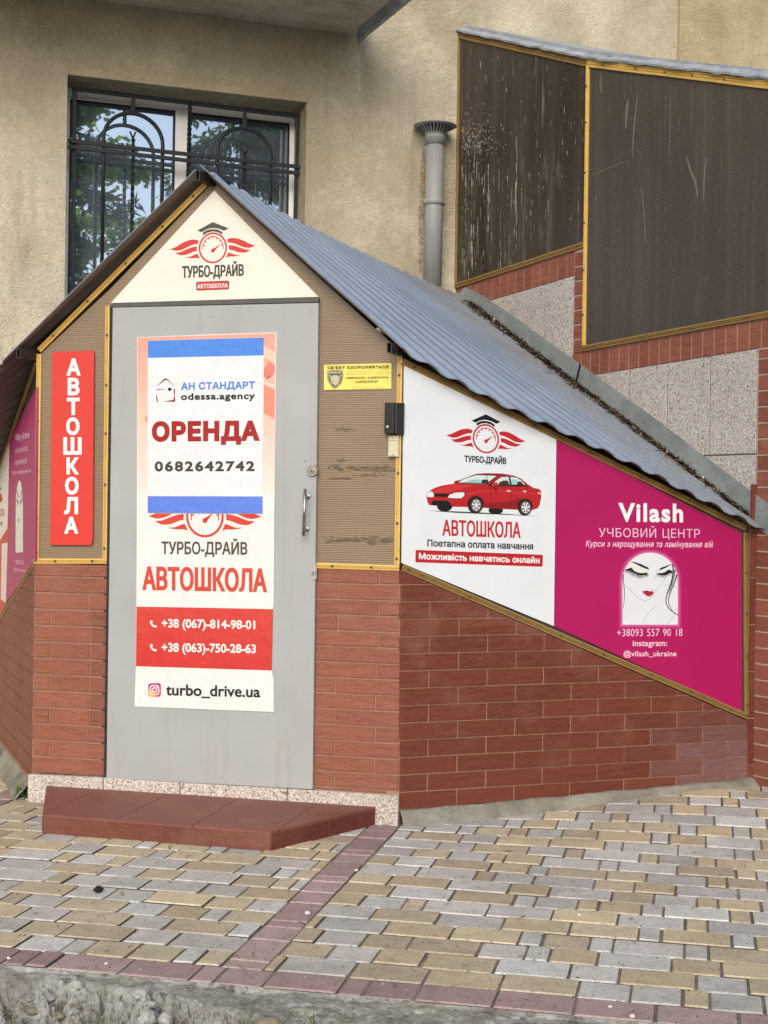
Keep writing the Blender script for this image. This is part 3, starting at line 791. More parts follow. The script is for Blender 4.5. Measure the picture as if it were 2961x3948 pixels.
lathe(mb, nb, [(pr, -.04), (pr+.004, -.04), (pr+.004, -.005), (pr+.008, 0), (pr+.010, .006), (pr+.007, .014), (pr+.004, .02)])
cap = obj('cap', mb, M['pipe'], vp_, smooth=True)
mb = MB(); n_ = 28; r0_, r1_, h0_, h1_ = pr+.004, .118, .02, .074
x_ = ax.orthogonal().normalized(); y_ = ax.cross(x_)
def cone(t, a, dr=0): return nb+ax*lerp(h0_, h1_, t)+(x_*math.cos(a)+y_*math.sin(a))*(lerp(r0_, r1_, t**1.25)+dr)
for k in range(n_):
    a = 2*math.pi*k/n_; da = math.pi/n_
    for t0, t1, f_ in ((.0, .2, 1.0), (.2, .55, .5), (.55, .92, .42), (.92, 1.0, 1.0)):
        mb.face([cone(t0, a-da*f_), cone(t0, a+da*f_), cone(t1, a+da*f_), cone(t1, a-da*f_)])
obj('slotted_cone', mb, M['pipe'], cap)
mb = MB(); lathe(mb, nb, [(pr-.006, h0_), (.098, h1_-.002)]); obj('cone_lining', mb, M['pipe_d'], cap)
mb = MB(); lathe(mb, nb, [(.104, h1_-.003), (.132, h1_+.001), (.134, h1_+.006), (.128, h1_+.012), (.06, h1_+.026), (.0, h1_+.03)]); obj('rain_lid', mb, M['pipe'], cap, smooth=True)
# ================================================================== strips and tiles
PROF = [(0, 0), (.02, .010), (.30, .0115), (.34, .007), (.41, .007), (.45, .0115), (.57, .0115), (.61, .007), (.68, .007), (.72, .0115), (.98, .010), (1, 0)]
scr_mesh = {}
def screw_mesh(pl):
    k = pl.yaw
    if k not in scr_mesh:
        m = MB(); x, y = pl.d, Vector((0, 0, 1))
        ringv = lambda r, h: [x*r*math.cos(i*math.pi/5)+y*r*math.sin(i*math.pi/5)+pl.o*h for i in range(10)]
        a, b, c = ringv(.0062, 0), ringv(.0062, .0022), ringv(.003, .0030)
        m.mesh(a+b+c, [(i, (i+1) % 10, 10+(i+1) % 10, 10+i) for i in range(10)]+[(10+i, 10+(i+1) % 10, 20+(i+1) % 10, 20+i) for i in range(10)]+[tuple(range(20, 30))])
        o = obj('screw', m, M['screw']); scr_mesh[k] = o.data; bpy.data.objects.remove(o)
    return scr_mesh[k]
def strip(parent, pl, p, q, width, off=0, mat='strip', screws=(), z=ID, hgt=1.0, wob=0):
    a, b = pl.at(*z(*p), off), pl.at(*z(*q), off); t = (b-a).normalized(); n = pl.o.cross(t).normalized()
    ns = max(1, int((b-a).length/.08)) if wob else 1; rows = []
    for i in range(ns+1):
        c = a.lerp(b, i/ns)+n*(wob*noise.noise(Vector((i*.4, width*90, a.x*7))) if 0 < i < ns else 0)
        rows.append([c+n*(x-.5)*width+pl.o*h*hgt for x, h in PROF])
    m = MB(); k = len(PROF)
    vs = [v for r_ in rows for v in r_]
    m.mesh(vs, [(i*k+j, i*k+j+1, (i+1)*k+j+1, (i+1)*k+j) for i in range(ns) for j in range(k-1)]+[tuple(range(k-1, -1, -1)), tuple(range(ns*k, ns*k+k))])
    o = obj('trim_strip', m, M[mat], parent)
    for f in screws:
        s_ = bpy.data.objects.new('screw', screw_mesh(pl)); COL.objects.link(s_); s_.parent = o
        s_.location = a.lerp(b, f)+pl.o*(.0117*hgt)-wloc(o)
    return o
def bricks(mb, pl, region, z0, pitch, L, starts, base, off=0.0, jit=.07, seed=1, joint=.006, th=.007, eff=None):
    rg = random.Random(seed); z1 = max(p[1] for p in region); zmin = min(p[1] for p in region)
    ua, ub = min(p[0] for p in region), max(p[0] for p in region)
    k0 = int(math.floor((zmin-z0)/pitch))
    k = k0
    while z0+k*pitch < z1:
        v0, v1 = z0+k*pitch+joint/2, z0+(k+1)*pitch-joint/2
        u = starts(k) - L*math.ceil((starts(k)-ua)/L) - L
        while u < ub:
            q = clip_convex([(u+joint/2, v0), (u+L-joint/2, v0), (u+L-joint/2, v1), (u+joint/2, v1)], region)
            f = 1+rg.uniform(-jit, jit); h_ = rg.uniform(-.03, .03)
            col = (base[0]*f*(1+h_), base[1]*f, base[2]*f*(1-h_), 1)
            if len(q) >= 3 and area(q) > 2e-4:
                if eff: col = eff(sum(a for a, b in q)/len(q), sum(b for a, b in q)/len(q), col)
                mb.tile([pl.pt(a, b, off) for a, b in q], pl.o, th+rg.uniform(-.0012, .0012), .0025, col)
            u += L
        k += 1
def uvp(pl, pts, off=0, z=ID):
    r = [pl.uv(*z(*p), off) for p in pts]
    a = sum(r[i][0]*r[(i+1) % len(r)][1]-r[(i+1) % len(r)][0]*r[i][1] for i in range(len(r)))
    return r if a > 0 else r[::-1]
def wallpart(name, pl, pts, off, back, mat, parent, bevel=0, col=(1, 1, 1, 1)):
    m = MB(); m.prism([pl.at(*p, off) for p in pts], -pl.o*back, col); return obj(name, m, mat, parent, bevel)

# ================================================================== ENTRANCE PORCH
po = thing('entrance_porch', 'small gabled basement entrance with brick base, grey door and blue corrugated roof', 'entrance porch', F.pt(-.9, 0))
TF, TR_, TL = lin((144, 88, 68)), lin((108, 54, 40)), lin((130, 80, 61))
zb = lambda Z, X, Y, pl: pl.uv(*Z(X, Y), .006)[1]
A3, A2, B4, B5, C6, H2, G1, J8, A1 = Zm(0, 2400, .27125), Zm(0, 1800, .27125), Zm(1150, 2600, .36166), Zm(1150, 2150, .36166), Zm(2361, 2400, .36166), Zm(800, 3050, .5425), Zm(0, 3050, .5425), Zm(2361, 1600, .36166), Zm(0, 1200, .27125)
# left bay of the front
zl0, zl1 = F.uv(*A3(440, 1893), .006)[1], F.uv(*A2(490, 1550), .006)[1]; pitL = (zl1-zl0)/11
uL0, uL1 = F.uv(*A3(470, 1000), .006)[0], F.uv(*A3(1500, 1000), .006)[0]
zG = F.uv(*A3(440, 2125), .006)[1]; zT = F.uv(*A2(1000, 1385), .006)[1]
uj = F.uv(*A3(1225, 2050), .006)[0]; ujs = F.uv(*A3(695, 1780), .006)[0]; LT_ = uj-uL0
m = MB(); reg = [(uL0, zG), (uL1, zG), (uL1, zT), (uL0, zT)]
for k in range(-1, 12):                         # hand-laid: wide and narrow tiles in turn, a later repair at the door side
    v0, v1 = zl0+k*pitL+.004, zl0+(k+1)*pitL-.004
    v0, v1 = max(v0, zG), min(v1, zT)
    if v1-v0 < .012: continue
    js = [uL0, uj, uL1] if k % 2 else [uL0, ujs, uL1]
    if 2 <= k <= 8: js = [uL0, uj+.012, uL1] if k % 2 else [uL0, ujs, uj+.012, uL1]
    for a, b in zip(js, js[1:]):
        f = 1+rng.uniform(-.06, .06); dk = .86 if (a > uj-.05 and 2 <= k <= 8) else 1
        m.tile([F.pt(a+.003, v0, 0), F.pt(b-.003, v0, 0), F.pt(b-.003, v1, 0), F.pt(a+.003, v1, 0)], F.o, .007+rng.uniform(-.001, .001), .0025, sc(TF, f*dk))
m.prism([F.pt(uL0, zG, .0015), F.pt(uL1, zG, .0015), F.pt(uL1, zT, .0015), F.pt(uL0, zT, .0015)], -F.o*.12, mi=1)
obj('brick_wall', m, [M['tile'], M['grout']], po)
# right bay of the front
zr = [F.uv(*B4(600, y), .006)[1] for y in (66+60, 1055)]
r_lo = F.uv(*B4(160, 1023), .006)[1]; r_hi = F.uv(*B5(192, 268), .006)[1]; pitR = (r_hi-r_lo)/12
uR0, uR1 = F.uv(*B4(165, 700), .006)[0], 0.0
ua_, ub_ = F.uv(*B4(388, 700), .006)[0], F.uv(*B4(818, 600), .006)[0]
zGr = r_lo-pitR-.018; zTr = F.uv(*B5(600, 125), .006)[1]
m = MB()
for k in range(-1, 14):
    v0, v1 = max(r_lo+k*pitR+.004, r_lo-pitR+.003), min(r_lo+(k+1)*pitR-.004, zTr)
    if v1-v0 < .012: continue
    j = ua_+(.008 if k > 7 else 0) if (k % 2) else ub_+(.01 if k > 7 else 0)
    for a, b in ((uR0, j), (j, uR1)):
        f = 1+rng.uniform(-.06, .06)
        m.tile([F.pt(a+.003, v0, 0), F.pt(b-.003, v0, 0), F.pt(b-.003, v1, 0), F.pt(a+.003, v1, 0)], F.o, .007+rng.uniform(-.001, .001), .0025, sc(TF, f))
m.tile([F.pt(uR0+.002, zGr-.012, 0), F.pt(uR1-.06, zGr-.012, 0), F.pt(uR1-.06, r_lo-pitR-.004, 0), F.pt(uR0+.002, r_lo-pitR-.004, 0)], F.o, .005, .002, sc(TF, .85))
m.prism([F.pt(uR0, zGr-.03, .0015), F.pt(uR1, zGr-.03, .0015), F.pt(uR1, zTr, .0015), F.pt(uR0, zTr, .0015)], -F.o*.12, mi=1)
obj('brick_wall', m, [M['tile'], M['grout']], po)
# granite base, four slabs
gx = [(62, 1673.5), (222, 1680.5), (388, 1690.5), (620, 1704), (861, 1719)]
for k, ((xa, ya), (xb, yb)) in enumerate(zip(gx, gx[1:])):
    ua, va = F.uv(xa, ya, .03); ub, vb_ = F.uv(xb, yb, .03)
    if k == 0: ua -= .008
    m = MB(); m.tile([F.pt(ua+.002, -.04, -.05), F.pt(ub-.002, -.04, -.05), F.pt(ub-.002, vb_, -.05), F.pt(ua+.002, va, -.05)], F.o, .08, .004)
    obj('base_slab', m, M['granite'], po)
# brown cellular sheets
wallpart('sheet_panel', F, [(84, 768), (240, 622), (240, 1213), (77, 1213)], 0, .01, M['poly'], po)
wallpart('sheet_panel', F, [(688, 598), (868, 762), (864, 1226), (682, 1222)], 0, .01, M['poly'], po)
wallpart('sheet_panel', F, [(240, 622), (462, 392), (688, 598), (688, 655), (240, 662)], 0, .01, M['poly'], po)
# smears on the right-hand sheet
m = MB(); SM = Zm(1150, 1250, .36166); rs2 = random.Random(5)
for (x0, x1, y, hh, n_) in ((300, 1030, 1535, 38, 120), (560, 900, 1610, 14, 40), (380, 560, 1120, 42, 26), (300, 560, 1645, 10, 25), (390, 460, 1450, 30, 16), (700, 1020, 1560, 22, 40)):
    m = MB()
    for i in range(n_):
        x = rs2.uniform(x0, x1); L = rs2.uniform(15, 80); yy = y+rs2.gauss(0, hh*.36)
        w_ = rs2.uniform(3, 11); sl3 = rs2.uniform(-.05, .05)
        poly(m, F, .0012+i*1e-6, SM, [(x, yy), (x+L*.5, yy-w_/2+sl3*L*.5), (x+L, yy+sl3*L), (x+L*.6, yy+w_/2+sl3*L*.6)], rs2.choice([(96, 82, 68), (88, 76, 64), (106, 90, 72)]))
    obj('glue_smear', m, M['print'], po)
m = MB(); 
for (xa, ya, xb, yb, n_) in ((700, 1164, 845, 1171, 60),):
    for i in range(n_):
        x = rs2.uniform(xa, xb); y = 1167+rs2.gauss(0, 3.5); L = rs2.uniform(6, 30)
        poly(m, F, .0012+i*1e-6, ID, [(x, y), (min(x+L*.5, 850), y-1), (min(x+L, 852), y+.4), (min(x+L*.5, 850), y+1.6)], (100, 86, 70))
obj('glue_smear', m, M['print'], po)
# yellow strips
strip(po, F, (86, 765), (80.5, 1214), .0235, .001, screws=(.32, .56, .79, .955))
strip(po, F, (234, 661), (227.5, 1212), .0215, .001, screws=(.115, .31, .50, .70, .95))
strip(po, F, (75, 1212), (231.5, 1212), .0245, .001, screws=(.30, .81))
strip(po, F, (86, 757), (445, 399), .0255, .001, screws=(.09, .30, .53, .75, .93))
strip(po, F, (684, 1221.5), (863, 1227), .0245, .001, screws=(.2, .67))
strip(po, F, (864.5, 770), (858, 1220), .0235, .001, screws=(.09, .56, .8, .97))
# lintel and door
m = MB(); q = [F.at(*p, .022) for p in [(239, 655.5), (688, 642), (688, 652.5), (239, 664)]]
m.prism(q, -F.o*.03); obj('door_lintel', m, M['lintel'], po, bevel=.002)
m = MB(); m.prism([F.at(*p, .004) for p in [(231, 660), (243, 660), (230, 1683), (219, 1683)]], -F.o*.06); obj('door_jamb', m, M['dark'], po)
m = MB(); dq = [(243, 664.5), (688, 654), (675, 1705.5), (229.5, 1681)]
m.prism([F.at(*p, .026) for p in dq], -F.o*.04)
m.face([F.at(*p, .0005) for p in [(226, 1680), (676, 1704), (676, 1710), (226, 1686)]], mi=1)
door = obj('door', m, [M['door'], M['dark']], po, bevel=.003)
K = Zm(1150, 1250, .36166)
m = MB(); hc = F.at(*K(153, 1562), .026)
def disc(m, c, pl, r, prof, n=28, mi=0):
    vs = []
    for rr, h in prof: vs += [c+(pl.d*math.cos(2*math.pi*i/n)+Vector((0, 0, 1))*math.sin(2*math.pi*i/n))*rr*r+pl.o*h for i in range(n)]
    m.mesh(vs, [(i*n+k, i*n+(k+1) % n, (i+1)*n+(k+1) % n, (i+1)*n+k) for i in range(len(prof)-1) for k in range(n)]+[tuple(range((len(prof)-1)*n, len(prof)*n))], mi=mi)
disc(m, hc, F, .0255, [(1, 0), (1, .007), (.9, .010), (.62, .010), (.58, .006), (.5, .006), (.46, .012), (.40, .013)])
disc(m, hc-Vector((0, 0, .002)), F, .0045, [(1, .013), (.9, .0135)], 12, 1)
obj('lock', m, [M['steel'], M['dark']], door, smooth=False)
m = MB(); D7 = Zm(0, 1100, .90416)
h0, h1 = F.at(*D7(1301, 868), .075), F.at(*D7(1294, 1068), .075); m.tube([h0, h1], .0068, 16)
for t in (.16, .86):
    p = h0.lerp(h1, t); m.tube([p, p-F.o*.052], .006, 10)
    disc(m, p-F.o*.05, F, .012, [(1, 0), (1, .004), (.7, .006)])
obj('handle', m, M['steel'], door, smooth=True)
m = MB(); lc = F.at(*B5(165, 158), .026); pts = []
for i in range(40):
    a = 2*math.pi*i/40; r_ = .0125; yy = (.022 if math.sin(a) > 0 else -.022); pts.append(lc+F.d*r_*math.cos(a)*1.1+Vector((0, 0, yy+r_*math.sin(a))))
m.tile(pts, F.o, .004, .001); disc(m, lc+F.o*.004, F, .011, [(1, 0), (.95, .006), (.7, .008)]); disc(m, lc+F.o*.0122, F, .004, [(1, 0), (.9, .0003)], 12, 1)
obj('latch_plate', m, [M['door'], M['dark']], door)
m = MB(); C5 = Zm(0, 2200, .90416); DS = (166, 166, 161)
stroke(m, F, .0264, C5, smooth_pts([(1182, 925), (1184, 830), (1190, 755), (1208, 722), (1226, 745), (1232, 820), (1236, 925)], 4), [20]*25, DS)
obj('run_mark', m, M['print'], door)
m = MB(); stroke(m, F, .0264, C5, smooth_pts([(478, 600), (490, 700), (500, 800), (505, 880)], 4), [12, 14, 16, 18, 18, 16, 18, 14, 16, 18, 16, 14, 12], DS); obj('run_mark', m, M['print'], door)
# ---- right wing
RO = .0
rwreg = uvp(RW, [B5(1078, 130), B4(1085, 1452), C6(1458, 1672), C6(1444, 1050)], .006)
bz0, bz1 = RW.uv(*B4(1065, 1260), .006)[1], RW.uv(*B5(1085, 655), .006)[1]; pitW = (bz1-bz0)/10
Z6 = Zm(1461, 2000, .90416)
uA, uB = RW.uv(*Z6(213, 680), .006)[0], RW.uv(*Z6(333, 540), .006)[0]; LB = (RW.uv(*Z6(1163, 720), .006)[0]-uA)/4
kA = round((RW.uv(*Z6(213, 690), .006)[1]-pitW/2-bz0)/pitW)
m = MB(); bricks(m, RW, rwreg, bz0, pitW, LB, lambda k: uA if (k-kA) % 2 == 0 else uA+LB/2, TR_, seed=4, eff=lambda u, v, c: tuple(lerp(x, y, .62*S01((u-1.15)/.5)*S01((.52-v)/.3)) for x, y in zip(c, lin((128, 100, 102)))))
cl = [RW.pt(a, b, .0015) for a, b in rwreg]; m.prism(cl, -RW.o*.1, mi=1)
obj('brick_wall', m, [M['tile'], M['grout']], po)
wallpart('sheet_panel', RW, [(869, 778), (1612, 1140), (1614, 1546), (869, 1224)], -.004, .01, M['poly_d'], po)
Z4 = Zm(1461, 1100, .90416)
strip(po, RW, (868, 781), (1610, 1141), .029, .0, 'strip_d', (.03, .19, .36, .52, .67, .82, .95), wob=.002)
strip(po, RW, (1608.5, 1150), (1610.5, 1541), .0225, .0, 'strip_d', (.03, .22, .45, .68, .95))
strip(po, RW, (868, 1225.5), (1613, 1547), .029, .0005, 'strip_d', (.015, .05, .18, .31, .435, .56, .70, .82, .945), wob=.002)
m = MB()                                          # the last column of tiles in the inner corner
ue = RW.uv(1617, 1500, .01)[0]
zz = -.05; i = 0
while zz < 1.32:
    m.tile([RW.pt(ue+.002, zz+.004, 0), RW.pt(ue+.040, zz+.004, 0), RW.pt(ue+.040, zz+.222, 0), RW.pt(ue+.002, zz+.222, 0)], RW.o, .010, .002, sc(TR_, rng.uniform(.9, 1.15))); zz += .226
m.prism([RW.pt(ue, -.05, .002), RW.pt(ue+.06, -.05, .002), RW.pt(ue+.06, 1.33, .002), RW.pt(ue, 1.33, .002)], -RW.o*.1, mi=1)
obj('corner_tiles', m, [M['tile'], M['grout']], po)
# ---- left wing
lreg = uvp(LW, [(75, 1228), (60, 1680), A3(330, 2200), (-30, 1535), (-30, 1392)], .006)
ly = [LW.uv(*A3(460, 505), .006)[1], LW.uv(*A3(420, 1890), .006)[1]]; pitX = (ly[0]-ly[1])/6
m = MB(); bricks(m, LW, [(-1.62, .10), (0, .10), (0, 1.10), (-1.62, .66)], ly[1], pitX, LB, lambda k: -LB*.5*(k % 2), TL, seed=9)
m.prism([LW.pt(a, b, .0015) for a, b in [(-1.62, .0), (0, .0), (0, 1.10), (-1.62, .66)]], -LW.o*.1, mi=1)
obj('brick_wall', m, [M['tile'], M['grout']], po)
m = MB(); m.prism([LW.pt(a, b, -.004) for a, b in [(-1.62, .66), (0, 1.10), (0, 2.06), (-1.62, 1.50)]], -LW.o*.01); obj('sheet_panel', m, M['poly_d'], po)
def lwu(x, y): return LW.uv(x, y, .0)
p1, p2 = lwu(77, 795), lwu(1, 1010); s1 = (p1[1]-p2[1])/(p1[0]-p2[0])
def lstrip(pa, pb, width, mat, screws):
    a, b = LW.pt(*pa, 0), LW.pt(*pb, 0); t = (b-a).normalized(); n = LW.o.cross(t).normalized(); k = len(PROF); m = MB()
    m.mesh([a+n*(x-.5)*width+LW.o*h for x, h in PROF]+[b+n*(x-.5)*width+LW.o*h for x, h in PROF], [(j, j+1, k+j+1, k+j) for j in range(k-1)]+[tuple(range(k-1, -1, -1)), tuple(range(k, 2*k))])
    o = obj('trim_strip', m, M[mat], po)
    for f in screws:
        s_ = bpy.data.objects.new('screw', screw_mesh(LW)); COL.objects.link(s_); s_.parent = o; s_.location = a.lerp(b, f)+LW.o*.0117-wloc(o)
topl = lambda u: p1[1]+s1*(u-p1[0])
q1, q2 = lwu(72, 1224), lwu(2, 1336); s2 = (q1[1]-q2[1])/(q1[0]-q2[0]); botl = lambda u: q1[1]+s2*(u-q1[0])
lstrip((-1.60, topl(-1.60)), (-.01, topl(-.01)), .03, 'strip_d', (.15, .4, .65, .9))
lstrip((-1.60, botl(-1.60)), (-.01, botl(-.01)), .03, 'strip_d', (.15, .4, .65, .9))
# ---- concrete footing along both wings
def footing(pl, ua, ub, top, spread, seed):
    m = MB(); n_, k_ = 70, 7; vs = []
    for i in range(n_+1):
        u = lerp(ua, ub, i/n_); tz = top(u)+.010*noise.noise(Vector((u*7, seed, 0))); sp_ = spread*(1+.3*noise.noise(Vector((u*3, seed, 5))))
        for k in range(k_+1):
            t = k/k_; p = pl.pt(u, 0, .002+sp_*(t**1.6)+.012*min(1, t*9)); g_ = gz(p.x, p.y)-.012
            p.z = lerp(tz, g_, 1-(1-t)**1.0)+.010*math.sin(math.pi*t)+.006*noise.noise(Vector((u*16, t*4, seed)))
            vs.append(p)
    m.mesh(vs, [(i*(k_+1)+k, (i+1)*(k_+1)+k, (i+1)*(k_+1)+k+1, i*(k_+1)+k+1) for i in range(n_) for k in range(k_)])
    return obj('footing', m, M['plinth'], po, smooth=True)
fa, fb = RW.uv(*B4(1085, 1455), .01), RW.uv(*C6(1450, 1672), .01)
footing(RW, .003, 1.86, lambda u: lerp(fa[1], fb[1]+.004, (u-fa[0])/(fb[0]-fa[0])), .050, 2)
ga, gb = lwu(60, 1682), lwu(1, 1603)
footing(LW, -1.6, -.03, lambda u: lerp(ga[1], gb[1], (u-ga[0])/(gb[0]-ga[0])), .07, 6)

# ---- roof
RO_ = .10
A_ = F.at(429, 357, RO_); Gp = PW.at(987, 632, .03); rdir = Vector((Gp.x-A_.x, Gp.y-A_.y, 0)); rlen = rdir.length; rdir.normalize()
RV = Plane(A_, math.atan2(rdir.y, rdir.x))
EV = Plane(RW.pt(0, 0, .075), RW.yaw)
def chain(pl, pts): return [pl.at(*p) for p in pts]
topc = chain(RV, [(429, 357), (560, 433), (650, 482), (728, 520), (830, 568), (930, 614), (987, 634)])
topc[0] = A_
botc = chain(EV, [(866, 753), (927, 789), (1016, 838), (1097, 879), (1183, 914), (1264, 952), (1345, 993), (1416, 1023), (1492, 1066), (1578, 1106), (1655, 1146)])
def along(ch, t):
    d = [0]
    for a, b in zip(ch, ch[1:]): d.append(d[-1]+(b-a).length)
    s = t*d[-1]
    for i in range(len(ch)-1):
        if s <= d[i+1] or i == len(ch)-2: return ch[i].lerp(ch[i+1], (s-d[i])/(d[i+1]-d[i]))
def smooth_chain(ch, it=3):
    ch = [along(ch, i/40) for i in range(41)]
    for _ in range(it*3): ch = [ch[0]]+[(ch[i-1]+ch[i]*2+ch[i+1])/4 for i in range(1, 40)]+[ch[-1]]
    return ch
topc, botc = smooth_chain(topc), smooth_chain(botc)
def ribs(f, sharp=1.0):
    x = f-math.floor(f)                                # rounded trapezoid sheet
    y = math.sin(2*math.pi*x); return max(-1, min(1, y*1.35))
def slope(name, T, B, n1, n2, amp, flip, over=0.0, nt=520, ns=46, seed=0, phase=0.25):
    m = MB(); vs = []; vb_ = []
    for i in range(nt+1):
        t = i/nt; a, b = along(T, t), along(B, t)
        for k in range(ns+1):
            s = k/ns; p = a.lerp(b, s*(1+over))
            e = .004
            d1 = (along(T, min(1, t+.02))-along(T, max(0, t-.02))).lerp(along(B, min(1, t+.02))-along(B, max(0, t-.02)), s); n = d1.cross(b-a).normalized()
            if n.z < 0: n = -n
            sag = .006*noise.noise(Vector((t*4, s*3, seed)))
            f = t*lerp(n1, n2, s)+phase
            p = p+n*(amp*ribs(f)+sag)
            if s > .97: p = p+(b-a).normalized()*.012*noise.noise(Vector((t*14, seed, 1)))
            vs.append(p); vb_.append(p-n*.004)
    w_ = ns+1
    q = [(i*w_+k, (i+1)*w_+k, (i+1)*w_+k+1, i*w_+k+1) for i in range(nt) for k in range(ns)]
    m.mesh(vs, q, mi=0)
    for x_, f_ in enumerate(q):
        tt, sx = (f_[0]//w_)/nt, (f_[0] % w_)/ns; dd = min(1, .12+.95*S01((tt-.45)/.5)*(1-.55*sx)+.25*S01((tt-.9)/.1)); m.c[x_] = (dd, dd, dd, 1)
    m.mesh(vb_, [tuple(reversed(x)) for x in q], mi=1)
    N = len(vs)
    edge = [(i*w_+ns, (i+1)*w_+ns) for i in range(nt)]+[(k, k+1) for k in range(ns)]
    for a, b in edge: m.face([vs[a], vs[b], vb_[b], vb_[a]], mi=0)
    o = obj(name, m, [M['roof'], M['under']], po, smooth=True)
    return o
rs_o = slope('roof_slope', topc, botc, 23.0, 13.0, .0078, False, seed=1)
# left slope: same ridge, eave following the left wing
el0 = F.at(4, 777, RO_); dl = -LW.d
EL = Plane(el0, math.atan2(dl.y, dl.x)); ezl = topl(-1.45)
Lb = [el0+dl*x+Vector((0, 0, lerp(0, ezl-topl(0)-.06, x/1.55))) for x in (0, .5, 1.0, 1.55)]
Lt = [along(topc, t)+Vector((-.016, -.002, -.016)) for t in (0, .15, .3, .45, .6, .75, .9, 1)]
slope('roof_slope', smooth_chain(Lt), smooth_chain(Lb), 24.0, 14.0, .0075, True, seed=8, phase=.55)
# purlin tubes
def tube_rect(px, off, length, w_=.022, h_=.044, drop=0):
    p = F.at(*px, off); d = rdir; s_ = Vector((d.y, -d.x, 0)); up = Vector((0, 0, 1)); m = MB()
    o_ = [p+s_*x*w_/2+up*y*h_/2 for x, y in ((-1, -1), (1, -1), (1, 1), (-1, 1))]; i_ = [p+s_*x*(w_/2-.0022)+up*y*(h_/2-.0022) for x, y in ((-1, -1), (1, -1), (1, 1), (-1, 1))]
    for k in range(4):
        j = (k+1) % 4
        m.face([o_[k], o_[j], o_[j]+d*length, o_[k]+d*length]); m.face([i_[j], i_[k], i_[k]+d*length, i_[j]+d*length]); m.face([o_[j], o_[k], i_[k], i_[j]], mi=1)
    obj('purlin', m, [M['tube'], M['lintel']], po)
tube_rect((427, 378), .125, .26); tube_rect((40, 763), .115, .5); tube_rect((840.5, 751), .13, .5)
# valley flashing against the stair wall
m = MB(); tp = [(1003, 621), (1022, 627), (1090, 669), (1248, 783), (1400, 893), (1520, 984), (1659, 1088), (1720, 1134)]; bt = [(985, 640), (1000, 652), (1075, 712), (1232, 832), (1392, 955), (1510, 1042), (1650, 1150), (1720, 1204)]
for i in range(len(tp)-1):
    for k in range(4):
        pass
    a, b, c, d = PW.at(*tp[i], .010), PW.at(*tp[i+1], .010), PW.at(*bt[i+1], .014), PW.at(*bt[i], .014)
    m.prism([a, b, c, d], -PW.o*.003)
m.prism([PW.at(1251, 785, .0115), PW.at(1255, 788, .0115), PW.at(1243, 842, .0155), PW.at(1239, 839, .0155)], -PW.o*.003, mi=1)
obj('valley_flashing', m, [M['galv'], M['dark']], po)
# leaf litter lying in the valley
m = MB(); rl = random.Random(21)
for i in range(2600):
    t = rl.random(); w_ = abs(rl.gauss(0, .026))*(2.6 if .04 < t < .5 else .8); a, b = along(topc, 1), along(botc, 1)
    tt = 1-w_*.5; p = along(topc, tt).lerp(along(botc, tt), .06+t*.90)+Vector((0, 0, .010+rl.random()*.012))
    L, w2 = rl.uniform(.006, .022), rl.uniform(.002, .007); d = Vector((rl.uniform(-1, 1), rl.uniform(-1, 1), rl.uniform(-.4, .4))).normalized(); s_ = d.cross(Vector((0, 0, 1))).normalized()*w2; d *= L
    c = rl.choice([(104, 90, 72), (84, 73, 60), (120, 106, 84), (72, 62, 52), (136, 122, 98)]) if rl.random() > .04 else (206, 200, 188)
    m.face([p-d-s_, p+d-s_, p+d+s_, p-d+s_], lin(c))
for i in range(3400):
    t = rl.betavariate(1.5, 2.4); tt = 1-abs(rl.gauss(0, .030)); p = along(topc, tt).lerp(along(botc, tt), .05+t*.8)+Vector((0, 0, .006))
    r_ = rl.uniform(.004, .012); m.mesh([p+Vector((rl.uniform(-1, 1), rl.uniform(-1, 1), rl.uniform(0, .8)))*r_ for _ in range(5)], [(0, 1, 2), (0, 2, 3), (1, 3, 4), (2, 4, 0), (0, 1, 4)], lin(rl.choice([(90, 79, 66), (106, 94, 78), (72, 62, 54)])))
tag(obj('leaf_litter', m, M['litter']), 'dry brown leaf litter lying along the roof valley', 'leaf litter', kind='stuff')
# step in front of the door
st = thing('doorstep', 'low brown tiled step in front of the grey door', 'step', ground(400, 1815))
zs_ = .0785
def gl(x, y): p = ground(x, y, zs_); return p
G7 = Zm(0, 2900, .90416)
fl, frr = ground(91, 1799), ground(585, 1838); br = ground(805, 1786)
br = F.pt((br-F.p).dot(F.d), 0, .031); bl = F.pt((F.at(*G7(198, 150), .03)-F.p).dot(F.d), 0, .031)
P2 = [Vector((p.x, p.y)) for p in (fl, frr, br, bl)]
m = MB(); cutpx = [((185, 265), (410, 163)), ((500, 285), (715, 180)), ((835, 305), (975, 222)), ((1185, 333), (1330, 232))]
regn = [(p.x, p.y) for p in P2]
lines = []
for (x0, y0), (x1, y1) in cutpx[1:]:
    a, b = gl(*G7(x0, y0)), gl(*G7(x1, y1)); lines.append((a, b))
a, b = gl(*G7(190, 262)), gl(*G7(410, 163)); lines.insert(0, (a, b))
ps = [regn]; outp = []
for (a, b) in lines:
    nx, ny = (b.y-a.y), -(b.x-a.x); k = math.hypot(nx, ny); nx, ny = nx/k, ny/k; c = nx*a.x+ny*a.y
    rest = ps[-1]; left_ = clip(rest, nx, ny, c-.0012); right_ = clip(rest, -nx, -ny, -c-.0012)
    outp.append(left_); ps.append(right_)
outp.append(ps[-1])
